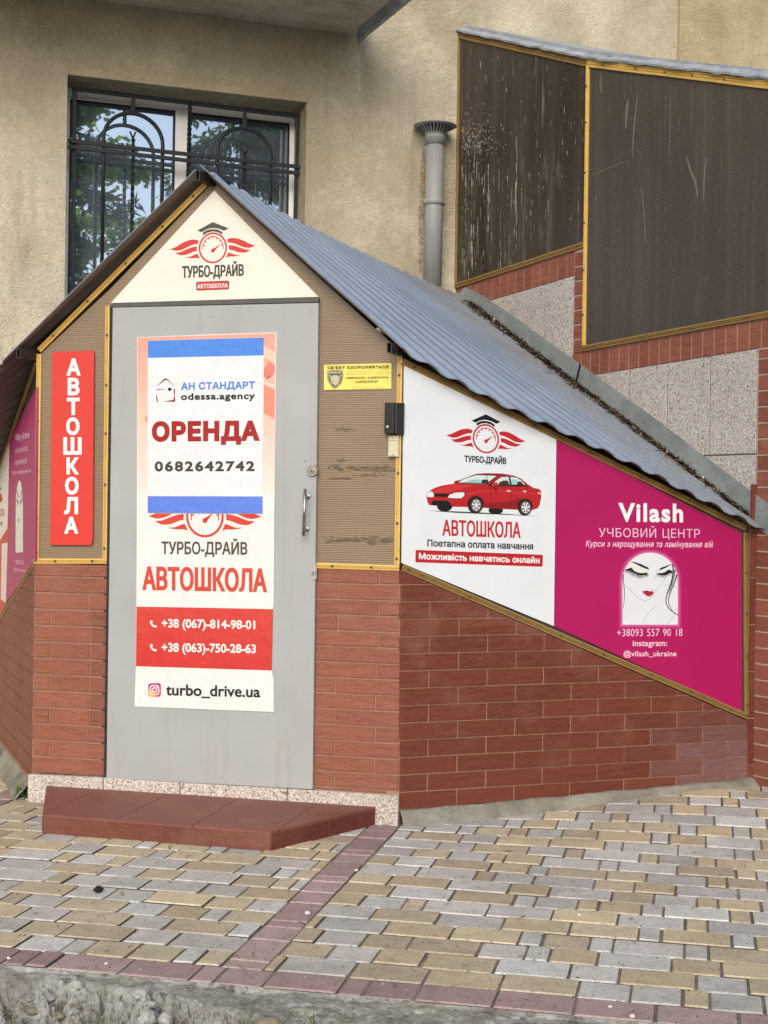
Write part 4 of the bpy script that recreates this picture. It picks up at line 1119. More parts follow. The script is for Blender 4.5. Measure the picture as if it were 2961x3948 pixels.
# cross joint
for i, pg in enumerate(outp):
    if len(pg) < 3 or area(pg) < 1e-4: continue
    m.tile([Vector((x, y, zs_-.012)) for x, y in pg], Vector((0, 0, 1)), .012, .0015)
obj('top_tiles', m, M['step'], st)
m = MB()
def side(a, b, joints, col):
    d = Vector((b.x-a.x, b.y-a.y, 0)); n = Vector((d.y, -d.x, 0)).normalized()
    js = [0]+joints+[1]
    for u, v in zip(js, js[1:]):
        p, q = a.lerp(b, u), a.lerp(b, v); e = d.normalized()*.0015
        m.tile([Vector((p.x, p.y, -.03))+e-n*.006, Vector((q.x, q.y, -.03))-e-n*.006, Vector((q.x, q.y, zs_-.0125))-e-n*.006, Vector((p.x, p.y, zs_-.0125))+e-n*.006], n, .007, .0015, sc(lin(col), rng.uniform(.92, 1.08)))
TS = (112, 64, 52)
side(fl, frr, [.265, .53, .71, .815], TS); side(frr, br, [.52], (104, 50, 44)); side(bl, fl, [], TS)
m.mesh([Vector((p.x, p.y, z)) for z in (-.03, zs_-.0125) for p in (fl.lerp(br, .004), frr.lerp(bl, .006), br.lerp(fl, .004), bl.lerp(frr, .004))], [(0, 1, 5, 4), (1, 2, 6, 5), (2, 3, 7, 6), (3, 0, 4, 7), (4, 5, 6, 7)], mi=1)
obj('side_tiles', m, [M['tile'], M['grout']], st)

# ================================================================== STAIR ENCLOSURE on the right
se = thing('stair_enclosure', 'covered outside stair with dark brown sheet panels over granite and brick', 'stair enclosure', PW.pt(-1.0, 0))
Z2 = Zm(1461, 0, .90416)
ub = .95
zt = [PW.uv(990, 68), PW.uv(1272, 128), PW.uv(1659, 172)]
stp = (zt[2][1]-zt[1][1])/(zt[2][0]-zt[1][0])
def ztop(u): return lerp(zt[0][1], zt[1][1], (u-zt[0][0])/(zt[1][0]-zt[0][0])) if u < zt[1][0] else zt[1][1]+stp*(u-zt[1][0])
ul, ud = zt[0][0]+.012, zt[1][0]
b1a, b1b = PW.uv(996, 619), PW.uv(1262, 534); b2a, b2b = PW.uv(1268, 757), PW.uv(1659, 685)
zb1 = lambda u: lerp(b1a[1], b1b[1], (u-b1a[0])/(b1b[0]-b1a[0])); zb2 = lambda u: lerp(b2a[1], b2b[1], (u-b2a[0])/(b2b[0]-b2a[0]))
m = MB(); m.prism([PW.pt(ul, -.3, .0015), PW.pt(ub, -.3, .0015), PW.pt(ub, ztop(ub)-.03, .0015), PW.pt(ud, ztop(ud)-.03, .0015), PW.pt(ul, ztop(ul)-.03, .0015)], -PW.o*.12); obj('wall_core', m, M['grout_l'], se)
m = MB(); m.prism([PW.pt(ul, zb1(ul), .005), PW.pt(ud, zb1(ud), .005), PW.pt(ud, ztop(ud), .005), PW.pt(ul, ztop(ul), .005)], -PW.o*.003); obj('sheet_panel', m, M['poly_e'], se)
m = MB(); m.prism([PW.pt(ud+.003, zb2(ud), .005), PW.pt(ub, zb2(ub), .005), PW.pt(ub, ztop(ub), .005), PW.pt(ud+.003, ztop(ud), .005)], -PW.o*.003); obj('sheet_panel', m, M['poly_d'], se)
def pstrip(pa, pb, width, mat, screws, off=.0045, wob=0):
    a, b = PW.pt(*pa, off), PW.pt(*pb, off); t = (b-a).normalized(); n = PW.o.cross(t).normalized(); k = len(PROF); m = MB()
    ns = 14 if wob else 1; vs = []
    for i in range(ns+1):
        c = a.lerp(b, i/ns)+n*(wob*noise.noise(Vector((i*.6, width*70, 1))) if 0 < i < ns else 0); vs += [c+n*(x-.5)*width+PW.o*h*1.2 for x, h in PROF]
    m.mesh(vs, [(i*k+j, i*k+j+1, (i+1)*k+j+1, (i+1)*k+j) for i in range(ns) for j in range(k-1)]+[tuple(range(k-1, -1, -1)), tuple(range(ns*k, ns*k+k))])
    o = obj('trim_strip', m, M[mat], se)
    for f in screws:
        s_ = bpy.data.objects.new('screw', screw_mesh(PW)); COL.objects.link(s_); s_.parent = o; s_.location = a.lerp(b, f)+PW.o*.014-wloc(o)
pstrip((ul+.006, ztop(ul)-.022), (ud, ztop(ud)-.022), .042, 'strip_d', (.08,), wob=.004)
pstrip((ud+.002, ztop(ud)-.024), (ub, ztop(ub)-.024), .042, 'strip', (.06, .18, .28, .37, .47, .60), wob=.003)
pstrip((ul+.008, zb1(ul)+.03), (ul+.008, ztop(ul)-.045), .022, 'strip_d', ())
pstrip((ud+.004, zb2(ud)+.03), (ud+.004, ztop(ud)-.046), .022, 'strip', (.11, .27, .44, .62, .80, .93))
pstrip((ul+.006, zb1(ul)+.012), (ud-.012, zb1(ud)+.012), .032, 'strip_d', (.96,), wob=.003)
pstrip((ud-.008, zb2(ud)+.012), (ub, zb2(ub)+.012), .032, 'strip_d', (.05, .22, .38, .55, .72, .9))
# lime splashes and scratches on the two dark sheets
rw_ = random.Random(31); SPL = [(158, 150, 136), (134, 126, 113), (180, 173, 159), (116, 108, 96), (104, 96, 84)]
m = MB(); PO_ = .0058; cnt = 0
def flick(x, y, L, w_, c, lean=0.0):
    global cnt
    cnt += 1; k = .6+.4*rw_.random(); poly(m, PW, PO_+cnt*2e-7, Z2, [(x-w_*.4, y), (x+w_*.4, y), (x+lean*L+w_*.5*k, y+L*.6), (x+lean*L, y+L), (x+lean*L-w_*.5*k, y+L*.55)], c)
for i in range(420):
    x, y = 352+abs(rw_.gauss(0, 75)), rw_.gauss(590, 45); 
    if x < 860: flick(x, y, rw_.uniform(3, 12), rw_.uniform(1.5, 4.5), rw_.choice(SPL), rw_.uniform(-.4, .4))
for i in range(190):
    x = 350+min(rw_.expovariate(1/150), 500); y = rw_.uniform(600, 1170)
    yb = 1205-(x-345)*.285
    L = min(rw_.choice([14, 25, 40, 70, 120])*rw_.uniform(.6, 1.2), yb-y-8)
    if L > 5: flick(x, y, L, rw_.uniform(1.2, 3.4), rw_.choice(SPL))
for i in range(70): flick(rw_.uniform(355, 870), rw_.uniform(190, 600), rw_.uniform(4, 40), rw_.uniform(1.2, 3), rw_.choice(SPL))
for x, L, y in ((586, 560, 510), (717, 130, 650), (648, 160, 850), (465, 330, 700), (519, 240, 900), (371, 420, 740), (395, 300, 860)):
    yy = y
    while yy < min(y+L, 1196-(x-345)*.285): l2 = rw_.uniform(18, 70); flick(x+rw_.uniform(-2, 2), yy, l2, rw_.uniform(2, 5), rw_.choice(SPL)); yy += l2*rw_.uniform(.8, 1.3)
tag(obj('lime_splash', m, M['print'], se), kind='stuff')
m = MB(); cnt = 0; SC2 = [(104, 97, 89), (114, 107, 98), (96, 89, 82)]
for i in range(120):
    flick(rw_.uniform(915, 1655), rw_.uniform(330, 1240), rw_.uniform(5, 60), rw_.uniform(1.2, 3), rw_.choice(SC2))
for pts, wd in (([(1102, 398), (1094, 480), (1084, 600), (1082, 675)], 7), ([(1062, 425), (1056, 480), (1052, 550)], 12), ([(902, 752), (980, 716), (1056, 685)], 4), ([(1312, 668), (1330, 730), (1350, 780), (1358, 840)], 11), ([(1398, 672), (1388, 740), (1384, 860)], 8), ([(1240, 360), (1242, 520), (1236, 700)], 4), ([(1118, 780), (1130, 900), (1136, 1040)], 5), ([(948, 300), (944, 360), (948, 400)], 6)):
    sp_ = smooth_pts(pts, 4); stroke(m, PW, PO_+3e-4, Z2, sp_, [wd*(.3+.7*math.sin(math.pi*(i+.5)/len(sp_))) for i in range(len(sp_))], (112, 105, 97))
tag(obj('scratch_mark', m, M['print'], se), kind='stuff')
# crumpled sheet flashing along the top
m = MB(); n_ = 90; prev = None
for i in range(n_+1):
    u = lerp(ul-.07, ub, i/n_); z = ztop(min(max(u, ul), ub))+.004; j = noise.noise(Vector((i*.55, 2, 0))); j2 = noise.noise(Vector((i*.28, 9, 0)))
    lift = .004+.014*S01((u+1.5)/2)
    j3 = noise.noise(Vector((i*1.3, 4, 0)))
    cur = [PW.pt(u, z-.006+.010*j+.004*j3, .034+.014*j2+.006*j3), PW.pt(u, z+.006+.006*j+.004*j3, .036+.010*j2), PW.pt(u, z+lift*.6+.012+.006*j2+.005*j3, .012), PW.pt(u, z+lift*.7+.022+.012*j+.006*j3, -.004), PW.pt(u, z+lift+.045+.01*j, -.12)]
    if prev:
        for k in range(4): m.face([prev[k], cur[k], cur[k+1], prev[k+1]])
    prev = cur
obj('roof_flashing', m, M['flash'], se)
m = MB(); m.prism([PW.pt(ul, ztop(ul)+.03, -.02), PW.pt(ud, ztop(ud)+.03, -.02), PW.pt(ub, ztop(ub)+.03, -.02), PW.pt(ub, ztop(ub)+.03, -1.6), PW.pt(ul, ztop(ul)+.03, -1.0)], Vector((0, 0, .02))); obj('roof', m, M['flash'], se)
# soldier courses, piers, granite
TPW = lin((136, 82, 66))
def course(ua, ub_, zf, h, w_, seed):
    m = MB(); u = ua; rg = random.Random(seed)
    while u < ub_:
        v = min(u+w_, ub_)
        if v-u > .012:
            f = rg.uniform(.88, 1.12)
            m.tile([PW.pt(u+.003, zf(u)-h, 0), PW.pt(v-.003, zf(v)-h, 0), PW.pt(v-.003, zf(v)-.002, 0), PW.pt(u+.003, zf(u)-.002, 0)], PW.o, .006, .002, sc(TPW, f))
        u = v
    obj('brick_course', m, M['tile'], se)
def hgt(pa, pb): a, b = PW.uv(*Z2(*pa)), PW.uv(*Z2(*pb)); return a[1]-b[1]
h1 = zb1(PW.uv(*Z4(833, 70))[0])-PW.uv(*Z4(833, 75))[1]
pA0, pA1 = PW.uv(*Z4(833, 200))[0], PW.uv(*Z4(876, 200))[0]
g1 = PW.uv(*Z2(833, 1172)); h1 = zb1(g1[0])-g1[1]; g2 = PW.uv(*Z4(1300, 316)); h2 = zb2(g2[0])-g2[1]
course(ul, pA0, lambda u: zb1(u)-.005, h1, .078, 1)
pB0, pB1 = PW.uv(*J8(1548, 500))[0], PW.uv(*J8(1548, 500))[0]+.30
course(pA0-.01, ub, lambda u: zb2(u)-.005, h2, .078, 2)
def pier(ua, ub_, z0, z1f, pit, seed):
    m = MB(); z = z0; rg = random.Random(seed)
    while z < z1f:
        t_ = min(z+pit, z1f)
        if t_-z > .015: m.tile([PW.pt(ua+.003, z+.004, 0), PW.pt(ub_-.003, z+.004, 0), PW.pt(ub_-.003, t_-.004, 0), PW.pt(ua+.003, t_-.004, 0)], PW.o, .0065, .002, sc(TPW, rg.uniform(.85, 1.12)))
        z += pit
    obj('brick_pier', m, M['tile'], se)
pier(pA0, ud-.004, zb2(ud)-.012, zb1(ud)-.012, .082, 3)
j1, j2 = PW.uv(*J8(1550, 195))[1], PW.uv(*C6(1530, 1455))[1]
pr0 = PW.uv(*J8(1548, 363))[1]; nrow = 9; pr1 = PW.uv(*C6(1525, 255))[1]
pitP = (PW.uv(*J8(1545, 1610))[1]-PW.uv(*C6(1525, 945))[1])/6
pitP = (PW.uv(*C6(1525, 430))[1]-PW.uv(*C6(1520, 1285))[1])/5
zref = PW.uv(*C6(1520, 775))[1]; zst = zref-pitP*math.ceil((zref+.05)/pitP)
zc2 = zb2(pB0+.1)-h2-.012
mcol = MB(); z = zst; rg = random.Random(5)
while z < zc2:
    t_ = min(z+pitP, zc2)
    for ua, ub_ in ((pB0, pB0+.30), (pB0+.30, pB0+.60), (pB0+.6, ub)):
        if t_-z > .02: mcol.tile([PW.pt(ua+.003, z+.004, 0), PW.pt(ub_-.003, z+.004, 0), PW.pt(ub_-.003, t_-.004, 0), PW.pt(ua+.003, t_-.004, 0)], PW.o, .0065, .002, sc(TPW, rg.uniform(.82, 1.12)))
    z += pitP
obj('brick_pier', mcol, M['tile'], se)
def gran(ua, ub_, z0, z1f):
    m = MB(); m.tile([PW.pt(ua+.0028, z0+.001, 0), PW.pt(ub_-.0028, z0+.001, 0), PW.pt(ub_-.0028, z1f(ub_)-.003, 0), PW.pt(ua+.0028, z1f(ua)-.003, 0)], PW.o, .006, .0015)
    m.face([PW.pt(ua, z0-.002, .003), PW.pt(ub_, z0-.002, .003), PW.pt(ub_, z1f(ub_), .003), PW.pt(ua, z1f(ua), .003)], mi=1); obj('granite_panel', m, [M['granite_b'], M['lintel']], se)
gj = [PW.uv(*Z4(x, 200))[0] for x in (380, 583, 708, 832)]
gj[-1] = pA0-.003
for a, b in zip(gj, gj[1:]): gran(a, b, 1.3, lambda u: zb1(u)-.005-h1)
gk = [pA0+.065]+[PW.uv(*Z4(x, 500))[0] for x in (1070, 1233, 1415)]+[pB0-.004]
zj = PW.uv(*Z4(1615, 720))[1]
for i, (a, b) in enumerate(zip(gk, gk[1:])):
    gran(a, b, zj+.003, lambda u: zb2(u)-.005-h2); gran(a, b, .6, lambda u: zj)
# ================================================================== SIGNS
WH, INK = (232, 230, 222), (38, 36, 34)
KR, SD = (204, 52, 46), (186, 34, 44)
def sign(name, label, cat, pl, pts, off, th, col, mat='print', z=ID, tilepts=None):
    P = [pl.at(*z(*p), off) for p in pts]; c = sum(P, Vector())/len(P)
    t = thing(name, label, cat, Vector((c.x, c.y, min(p.z for p in P))))
    m = MB(); m.prism(P, -pl.o*th, lin(col)); obj('panel', m, M[mat], t)
    return t
def put(name, t, m, mat='print'): return obj(name, m, M[mat], t)
E0 = .0006
# --- gable sign
R1 = Zm(0, 0, .90416); R2 = Zm(650, 820, .24111)
o = .014
t = sign('gable_sign', 'cream triangular driving school sign with winged dial emblem under the roof peak', 'sign', F, [(462.5, 411.5), (239, 654.5), (688, 641)], o, .010, (230, 227, 214))
m = MB(); emblem(m, F, o+E0, R2, 708, 562, 227, 247, -.0412, KR, (74, 70, 60)); put('emblem', t, m)
m = MB(); text(m, F, o+E0, R2, 'ТУРБО-ДРАЙВ', 213, 803, 1203, 1082, -.035, (70, 66, 54), .03); put('lettering', t, m)
m = MB()
def rrect(z, pl, off, q, rad, col, mm):
    pts = []; n = 5
    for i in range(4):
        p, a, b = Vector(q[i]), Vector(q[i-1]), Vector(q[(i+1) % 4]); da, db = (a-p).normalized()*rad, (b-p).normalized()*rad
        for k in range(n+1):
            s = k/n; pts.append(tuple(p+da*(1-s)**2+db*s**2))
    poly(mm, pl, off, z, pts, col)
rrect(R2, F, o+E0, [(441, 1105), (968, 1085), (966, 1226), (442, 1246)], 28, (92, 36, 30), m); rrect(R2, F, o+2*E0, [(450, 1113), (960, 1094), (958, 1218), (450, 1237)], 24, (198, 58, 54), m)
put('badge', t, m)
m = MB(); text(m, F, o+3*E0, R2, 'АВТОШКОЛА', 457, 1142, 948, 1212, -.030, (244, 232, 226), .03, 1.15); put('lettering', t, m)

# --- tall red sign
o = .013
t = sign('vertical_sign', 'tall narrow red sign with white letters stacked one above another', 'sign', F, [(112.6, 760), (201, 757.5), (203, 762), (200, 1168), (196, 1177.5), (108, 1177)], o, .008, (214, 62, 52))
for ch, x0, x1, y0, y1, Z in [('А', 945, 1148, 670, 915, A1), ('В', 962, 1130, 945, 1195, A1), ('Т', 950, 1132, 1228, 1475, A1), ('О', 940, 1130, 1508, 1762, A1), ('Ш', 900, 1160, 1790, 2040, A1), ('К', 945, 1123, 2075, 2320, A1), ('О', 925, 1117, 140, 395, A2), ('Л', 911, 1110, 428, 674, A2), ('А', 912, 1114, 707, 950, A2)]:
    m = MB(); text(m, F, o+E0, Z, ch, x0, y0, x1, y1, 0, (246, 240, 232), .045); put('letter', t, m)

# --- long banner on the door
R7, R8 = Zm(520, 1270, .33153), Zm(510, 1890, .39326); o = .0295
edge = [R7(25, 92), R7(820, 60), R7(1640, 35), R7(1648, 60), R8(1393, 200), R8(1385, 1130), R8(1378, 1165), R8(1368, 1768), R8(1385, 1860), R8(1386, 2175), R8(22, 2120), R8(35, 1725), R8(40, 1140), R8(45, 0)]
t = sign('door_banner', 'long white and red driving school banner hanging on the grey door', 'banner', F, edge, o, .0025, (226, 227, 222), 'paper')
m = MB(); PK, PK2 = (232, 160, 140), (232, 210, 192)
poly(m, F, o+E0, R7, [(30, 96), (1634, 42), (1632, 330), (1628, 1500), (1622, 1890), (30, 1890), (26, 900)], [PK, PK, (232, 168, 146), (228, 200, 184), (228, 220, 208), (228, 222, 210), (228, 190, 172)])
poly(m, F, o+2*E0, R7, [(1497, 195), (1632, 262), (1630, 395), (1497, 330)], (240, 200, 180)); poly(m, F, o+2*E0, R7, [(1497, 470), (1560, 370), (1630, 430), (1628, 520), (1540, 590), (1497, 545)], (222, 128, 108))
poly(m, F, o+2*E0, R7, [(1500, 575), (1545, 560), (1628, 500), (1628, 555), (1530, 610), (1500, 600)], (238, 196, 182)); poly(m, F, o+2*E0, R7, [(1497, 640), (1628, 705), (1622, 1040), (1497, 970)], (230, 142, 120)); poly(m, F, o+2*E0, R7, [(1497, 590), (1628, 650), (1628, 700), (1497, 636)], (240, 206, 190))
poly(m, F, o+2*E0, R7, ell(165, 1040, 50, 48), (230, 150, 128))
put('faded_print', t, m, 'paper')
m = MB(); poly(m, F, o+2*E0, R8, [(42, 1141), (700, 1152), (1379, 1166), (1368, 1767), (36, 1725)], [(206, 66, 56), (204, 62, 54), (206, 66, 56), (202, 52, 48), (202, 50, 44)]); put('red_band', t, m, 'paper')
m = MB(); emblem(m, F, o+2*E0, R8, 712, 260, 184, 202, .004, (208, 62, 48), INK, cap=False, ymin=-.15); put('emblem', t, m, 'paper')
for body, x0, y0, x1, y1, sl5, c, b in [('ТУРБО-ДРАЙВ', 285, 468, 1128, 652, .006, (76, 66, 46), .02), ('АВТОШКОЛА', 97, 743, 1322, 982, .0175, (206, 72, 56), .03)]:
    m = MB(); text(m, F, o+2*E0, R8, body, x0, y0, x1, y1, sl5, c, b); put('lettering', t, m, 'paper')
for body, x0, y0, x1, y1, sl5 in [('+38 (067)-814-98-01', 287, 1258, 1205, 1372, .0185), ('+38 (063)-750-28-63', 287, 1494, 1212, 1610, .0165)]:
    m = MB(); text(m, F, o+3*E0, R8, body, x0, y0, x1, y1, sl5, (246, 232, 226), .028); put('phone_number', t, m, 'paper')
for y in (1278, 1511):
    m = MB(); stroke(m, F, o+3*E0, R8, smooth_pts([(186, y), (182, y+14), (192, y+38), (212, y+56), (232, y+62)], 4), [17]*17, (246, 232, 226))
    poly(m, F, o+3*E0, R8, [(178, y+2), (196, y-2), (202, y+18), (190, y+26)], (246, 232, 226)); poly(m, F, o+3*E0, R8, [(216, y+44), (240, y+50), (240, y+66), (218, y+66)], (246, 232, 226)); put('phone_symbol', t, m, 'paper')
m = MB(); text(m, F, o+2*E0, R8, 'turbo_drive.ua', 330, 1900, 1255, 2030, .022, (30, 30, 28), .024); put('lettering', t, m, 'paper')
m = MB(); q = [(155, 1893), (280, 1890), (280, 2024), (155, 2027)]
pts = []; cols = []
for i in range(4):
    p, a, b = Vector(q[i]), Vector(q[i-1]), Vector(q[(i+1) % 4]); da, db = (a-p).normalized()*30, (b-p).normalized()*30
    for k in range(6):
        s = k/5; pts.append(tuple(p+da*(1-s)**2+db*s**2)); cols.append([(150, 60, 150), (176, 40, 130), (200, 60, 100), (236, 190, 90)][i])
n = len(pts); cxy = (217, 1958)
for i in range(n): poly(m, F, o+2*E0, R8, [pts[i], pts[(i+1) % n], cxy], [cols[i], cols[(i+1) % n], (206, 80, 96)])
def rr_pts(x0, y0, x1, y1, r): 
    out = []
    for cx_, cy_, a in ((x1-r, y1-r, 0), (x0+r, y1-r, 90), (x0+r, y0+r, 180), (x1-r, y0+r, 270)): out += [(cx_+r*math.cos(R(a+k*15)), cy_+r*math.sin(R(a+k*15))) for k in range(7)]
    return out
ring(m, F, o+3*E0, R8, rr_pts(172, 1910, 264, 2008, 28), rr_pts(182, 1920, 254, 1998, 20), (250, 236, 232)); ring(m, F, o+3*E0, R8, ell(218, 1959, 26, 28), ell(218, 1959, 16, 18), (250, 236, 232)); poly(m, F, o+3*E0, R8, ell(243, 1933, 6, 6, 16), (250, 236, 232))
put('camera_symbol', t, m, 'paper')

# --- rental poster over it
o = .0325
t = sign('rental_poster', 'white rental poster with blue bands pasted over the upper half of the door banner', 'poster', F, [R7(150, 131), R7(1499, 94), R7(1492, 1890), R8(1279, 231), R8(150, 222), R7(148, 1890)], o, .001, (226, 227, 229), 'paper')
m = MB(); poly(m, F, o+E0, R7, [(151, 132), (1498, 95), (1496, 301), (151, 331)], (76, 134, 222)); put('blue_band', t, m, 'paper'); m = MB(); poly(m, F, o+E0, R8, [(151, 58), (1278, 61), (1277, 229), (151, 221)], (92, 128, 220)); put('blue_band', t, m, 'paper')
for body, x0, y0, x1, y1, sl5, c, b, sp_ in [('АН СТАНДАРТ', 535, 617, 1397, 722, -.0195, (76, 132, 214), .045, 1.06), ('odessa.agency', 535, 742, 1400, 846, -.013, (18, 18, 18), .042, 1.1), ('ОРЕНДА', 197, 1066, 1455, 1350, -.008, (158, 22, 20), .065, 1.12), ('0682642742', 230, 1532, 1392, 1655, -.003, (62, 56, 44), .045, 1.22)]:
    m = MB(); text(m, F, o+E0, R7, body, x0, y0, x1, y1, sl5, c, b, sp_); put('lettering', t, m, 'paper')
m = MB(); HC = (126, 34, 40)
for pts in ([(248, 668), (345, 570), (365, 567), (452, 650), (448, 655), (400, 610), (360, 584), (256, 662)], [(253, 745), (262, 800), (270, 845), (254, 842), (247, 790)], [(250, 712), (262, 694), (342, 692), (335, 698), (272, 702)], [(450, 690), (468, 695), (463, 780), (470, 830), (456, 842), (330, 837), (448, 820), (455, 770)]):
    poly(m, F, o+E0, R7, pts, HC)
poly(m, F, o+2*E0, R7, ell(405, 696, 22, 20, 24), (18, 18, 18)); put('house_symbol', t, m, 'paper')

# --- yellow security sticker
RS = Zm(1230, 1380, .18083); o = .0045
t = sign('security_sticker', 'small yellow security notice on the brown sheet right of the door', 'sticker', F, [(106, 148), (1545, 112), (1540, 655), (106, 684)], o, .002, (238, 224, 110), 'print', RS)
m = MB()
sh = smooth_pts([(175, 290), (230, 265), (345, 252), (455, 262), (510, 288), (512, 420), (470, 540), (400, 620), (345, 655), (285, 625), (215, 545), (176, 430), (175, 290)], 3)
poly(m, F, o+E0, RS, sh, (110, 108, 84)); cS = (345, 440)
sc_ = lambda k: [(cS[0]+(x-cS[0])*k, cS[1]+(y-cS[1])*k) for x, y in sh]
poly(m, F, o+2*E0, RS, sc_(.93), (196, 190, 140)); poly(m, F, o+3*E0, RS, sc_(.88), (120, 116, 92)); poly(m, F, o+4*E0, RS, [(290, 370), (400, 368), (440, 430), (420, 520), (350, 595), (270, 520), (245, 430)], (196, 188, 156))
for q in ([(232, 345), (460, 340), (440, 365), (250, 370)],): poly(m, F, o+4*E0, RS, q, (70, 68, 52))
for a, b in (((215, 365), (255, 410)), ((475, 360), (430, 410)), ((245, 570), (275, 540)), ((425, 575), (400, 545))): stroke(m, F, o+5*E0, RS, [a, b], 12, (220, 216, 190))
put('crest', t, m)
for body, x0, y0, x1, y1, sl5, c, b, sp_ in [("ОБ'ЄКТ ОХОРОНЯЄТЬСЯ", 175, 176, 1478, 238, -.017, (92, 84, 20), .045, 1.15), ('«ОЛІМП-ЮГ»', 560, 262, 1495, 348, -.014, (226, 212, 118), .03, 1.05), ('т.:(048)794-07-07 • ф.:(048)737-47-66', 560, 402, 1480, 455, -.016, (120, 106, 24), .03, 1), ('м.(067)518-07-07', 782, 480, 1258, 538, -.008, (120, 106, 24), .03, 1), ('Україна, м. Одеса, вул. Сонячна', 722, 618, 1322, 642, -.010, (178, 164, 70), .0, 1), ('ОЛІМП-ЮГ', 205, 296, 470, 336, -.01, (208, 202, 168), .04, 1)]:
    m = MB(); text(m, F, o+6*E0, RS, body, x0, y0, x1, y1, sl5, c, b, sp_); put('lettering', t, m)

# --- white driving-school sign on the right wing
o = .007; R3, R4, R5, R6 = Zm(1690, 1580, .22303), Zm(1600, 1790, .31947), Zm(2250, 1900, .33153), Zm(2370, 2100, .18083); RB = Zm(1461, 2050, .42194)
t = sign('driving_school_sign', 'white driving school sign with a red car beside the pink sign', 'sign', RW, [Z4(108, 335), Z4(757, 650), Z6(746, 458), Z4(97, 1184)], o, .008, (222, 227, 231))
m = MB(); emblem(m, RW, o+E0, R3, 822, 499, 228, 253, .074, SD, (20, 20, 24)); put('emblem', t, m)
for body, x0, y0, x1, y1, sl5, c, b, Z in [('ТУРБО-ДРАЙВ', 450, 757, 1175, 925, .055, (22, 22, 26), .035, R3), ('АВТОШКОЛА', 270, 998, 605, 1068, .034, SD, .02, Z4), ('Поетапна оплата навчання', 442, 70, 1410, 135, .032, (28, 28, 38), .03, RB)]:
    m = MB(); text(m, RW, o+E0, Z, body, x0, y0, x1, y1, sl5, c, b); put('lettering', t, m)
m = MB(); rrect(RB, RW, o+E0, [(336, 166), (1499, 211), (1495, 320), (333, 279)], 12, (182, 32, 42), m); put('red_band', t, m)
m = MB(); text(m, RW, o+2*E0, RB, 'Можливість навчатись онлайн', 365, 190, 1468, 252, .036, (248, 236, 236), .035); put('lettering', t, m)
m = MB(); L = lambda k: o+E0*(.5+.35*k)
def cp_(k, pts, c): poly(m, RW, L(k), R4, pts, c)
RC, RD, RL, BK = (178, 32, 40), (140, 22, 30), (196, 48, 52), (26, 20, 24)
cp_(0, [(130, 558), (500, 568), (1000, 592), (1510, 629), (1000, 606), (500, 586)], (50, 60, 78))
for cx_, cy_, rx_, ry_ in ((358, 508, 92, 62), (975, 556, 88, 48)): cp_(1, ell(cx_, cy_, rx_, ry_), BK)
cp_(2, [(140, 395), (160, 345), (190, 312), (240, 284), (330, 255), (400, 243), (470, 235), (476, 208), (500, 195), (540, 192), (590, 170), (640, 150), (740, 115), (870, 107), (1050, 112), (1200, 138), (1280, 175), (1360, 240), (1430, 285), (1500, 298), (1520, 322), (1524, 400), (1502, 500), (1480, 530), (1410, 556), (1230, 548), (830, 525), (640, 515), (450, 512), (300, 500), (165, 490), (146, 440)], RC)
cp_(3, [(730, 116), (870, 107), (1050, 112), (1180, 134), (1040, 138), (1000, 134), (760, 125)], RD)
cp_(3, [(215, 320), (300, 285), (470, 238), (700, 250), (620, 280), (420, 340), (240, 350)], RL)
cp_(3, [(620, 350), (760, 320), (920, 305), (1160, 325), (1360, 345), (1480, 350), (1480, 366), (1160, 346), (920, 330), (760, 345), (640, 380)], RL)
cp_(3, [(830, 470), (1000, 462), (1150, 448), (1260, 405), (1290, 420), (1240, 490), (1230, 546), (830, 523)], RD)
cp_(4, [(235, 352), (410, 358), (388, 396), (236, 390)], (40, 16, 22)); cp_(5, [(235, 352), (410, 358), (405, 366), (236, 361)], BK)
cp_(4, [(222, 436), (380, 438), (425, 462), (444, 500), (440, 520), (196, 492), (206, 455)], BK)
for pts in ([(135, 392), (148, 352), (178, 320), (212, 332), (232, 365), (222, 398), (180, 400)], [(390, 405), (418, 366), (478, 342), (575, 334), (600, 350), (596, 380), (558, 413), (480, 412)]):
    cp_(4, pts, (222, 228, 232)); stroke(m, RW, L(5), R4, pts+[pts[0]], 4, BK)
cp_(4, [(500, 228), (590, 170), (740, 122), (1005, 134), (868, 240), (700, 240)], (40, 34, 36)); cp_(5, [(520, 222), (600, 172), (742, 130), (985, 140), (868, 225), (700, 226)], (206, 222, 220)); cp_(6, [(640, 200), (740, 180), (850, 196), (840, 224), (620, 218)], (150, 196, 194))
cp_(6, [(520, 222), (600, 218), (860, 228), (856, 240), (700, 240)], (96, 92, 86)); cp_(7, [(803, 215), (812, 186), (885, 186), (882, 228), (806, 226)], (48, 44, 46)); cp_(8, [(812, 182), (840, 168), (880, 170), (886, 186)], (200, 206, 204)); cp_(8, [(862, 140), (875, 140), (868, 168), (858, 168)], (130, 132, 128))
cp_(4, [(875, 265), (960, 190), (1045, 146), (1150, 142), (1225, 150), (1290, 185), (1360, 268)], (36, 20, 24)); cp_(5, [(925, 258), (972, 200), (1045, 154), (1130, 150), (1146, 258)], (206, 212, 208)); cp_(6, [(1000, 258), (1020, 218), (1068, 196), (1120, 196), (1146, 258)], (54, 48, 48))
cp_(5, [(1150, 152), (1222, 158), (1280, 192), (1330, 248), (1166, 244)], (208, 216, 214)); cp_(6, [(1160, 182), (1225, 186), (1238, 236), (1168, 240)], (150, 200, 196)); cp_(7, [(1228, 246), (1242, 206), (1285, 212), (1312, 250)], (54, 46, 48))
cp_(7, [(935, 222), (985, 216), (1006, 240), (1000, 258), (936, 258)], RL); cp_(6, [(475, 208), (500, 196), (540, 194), (512, 226), (478, 230)], RD); cp_(7, [(922, 268), (995, 272), (992, 340), (970, 325)], RD)
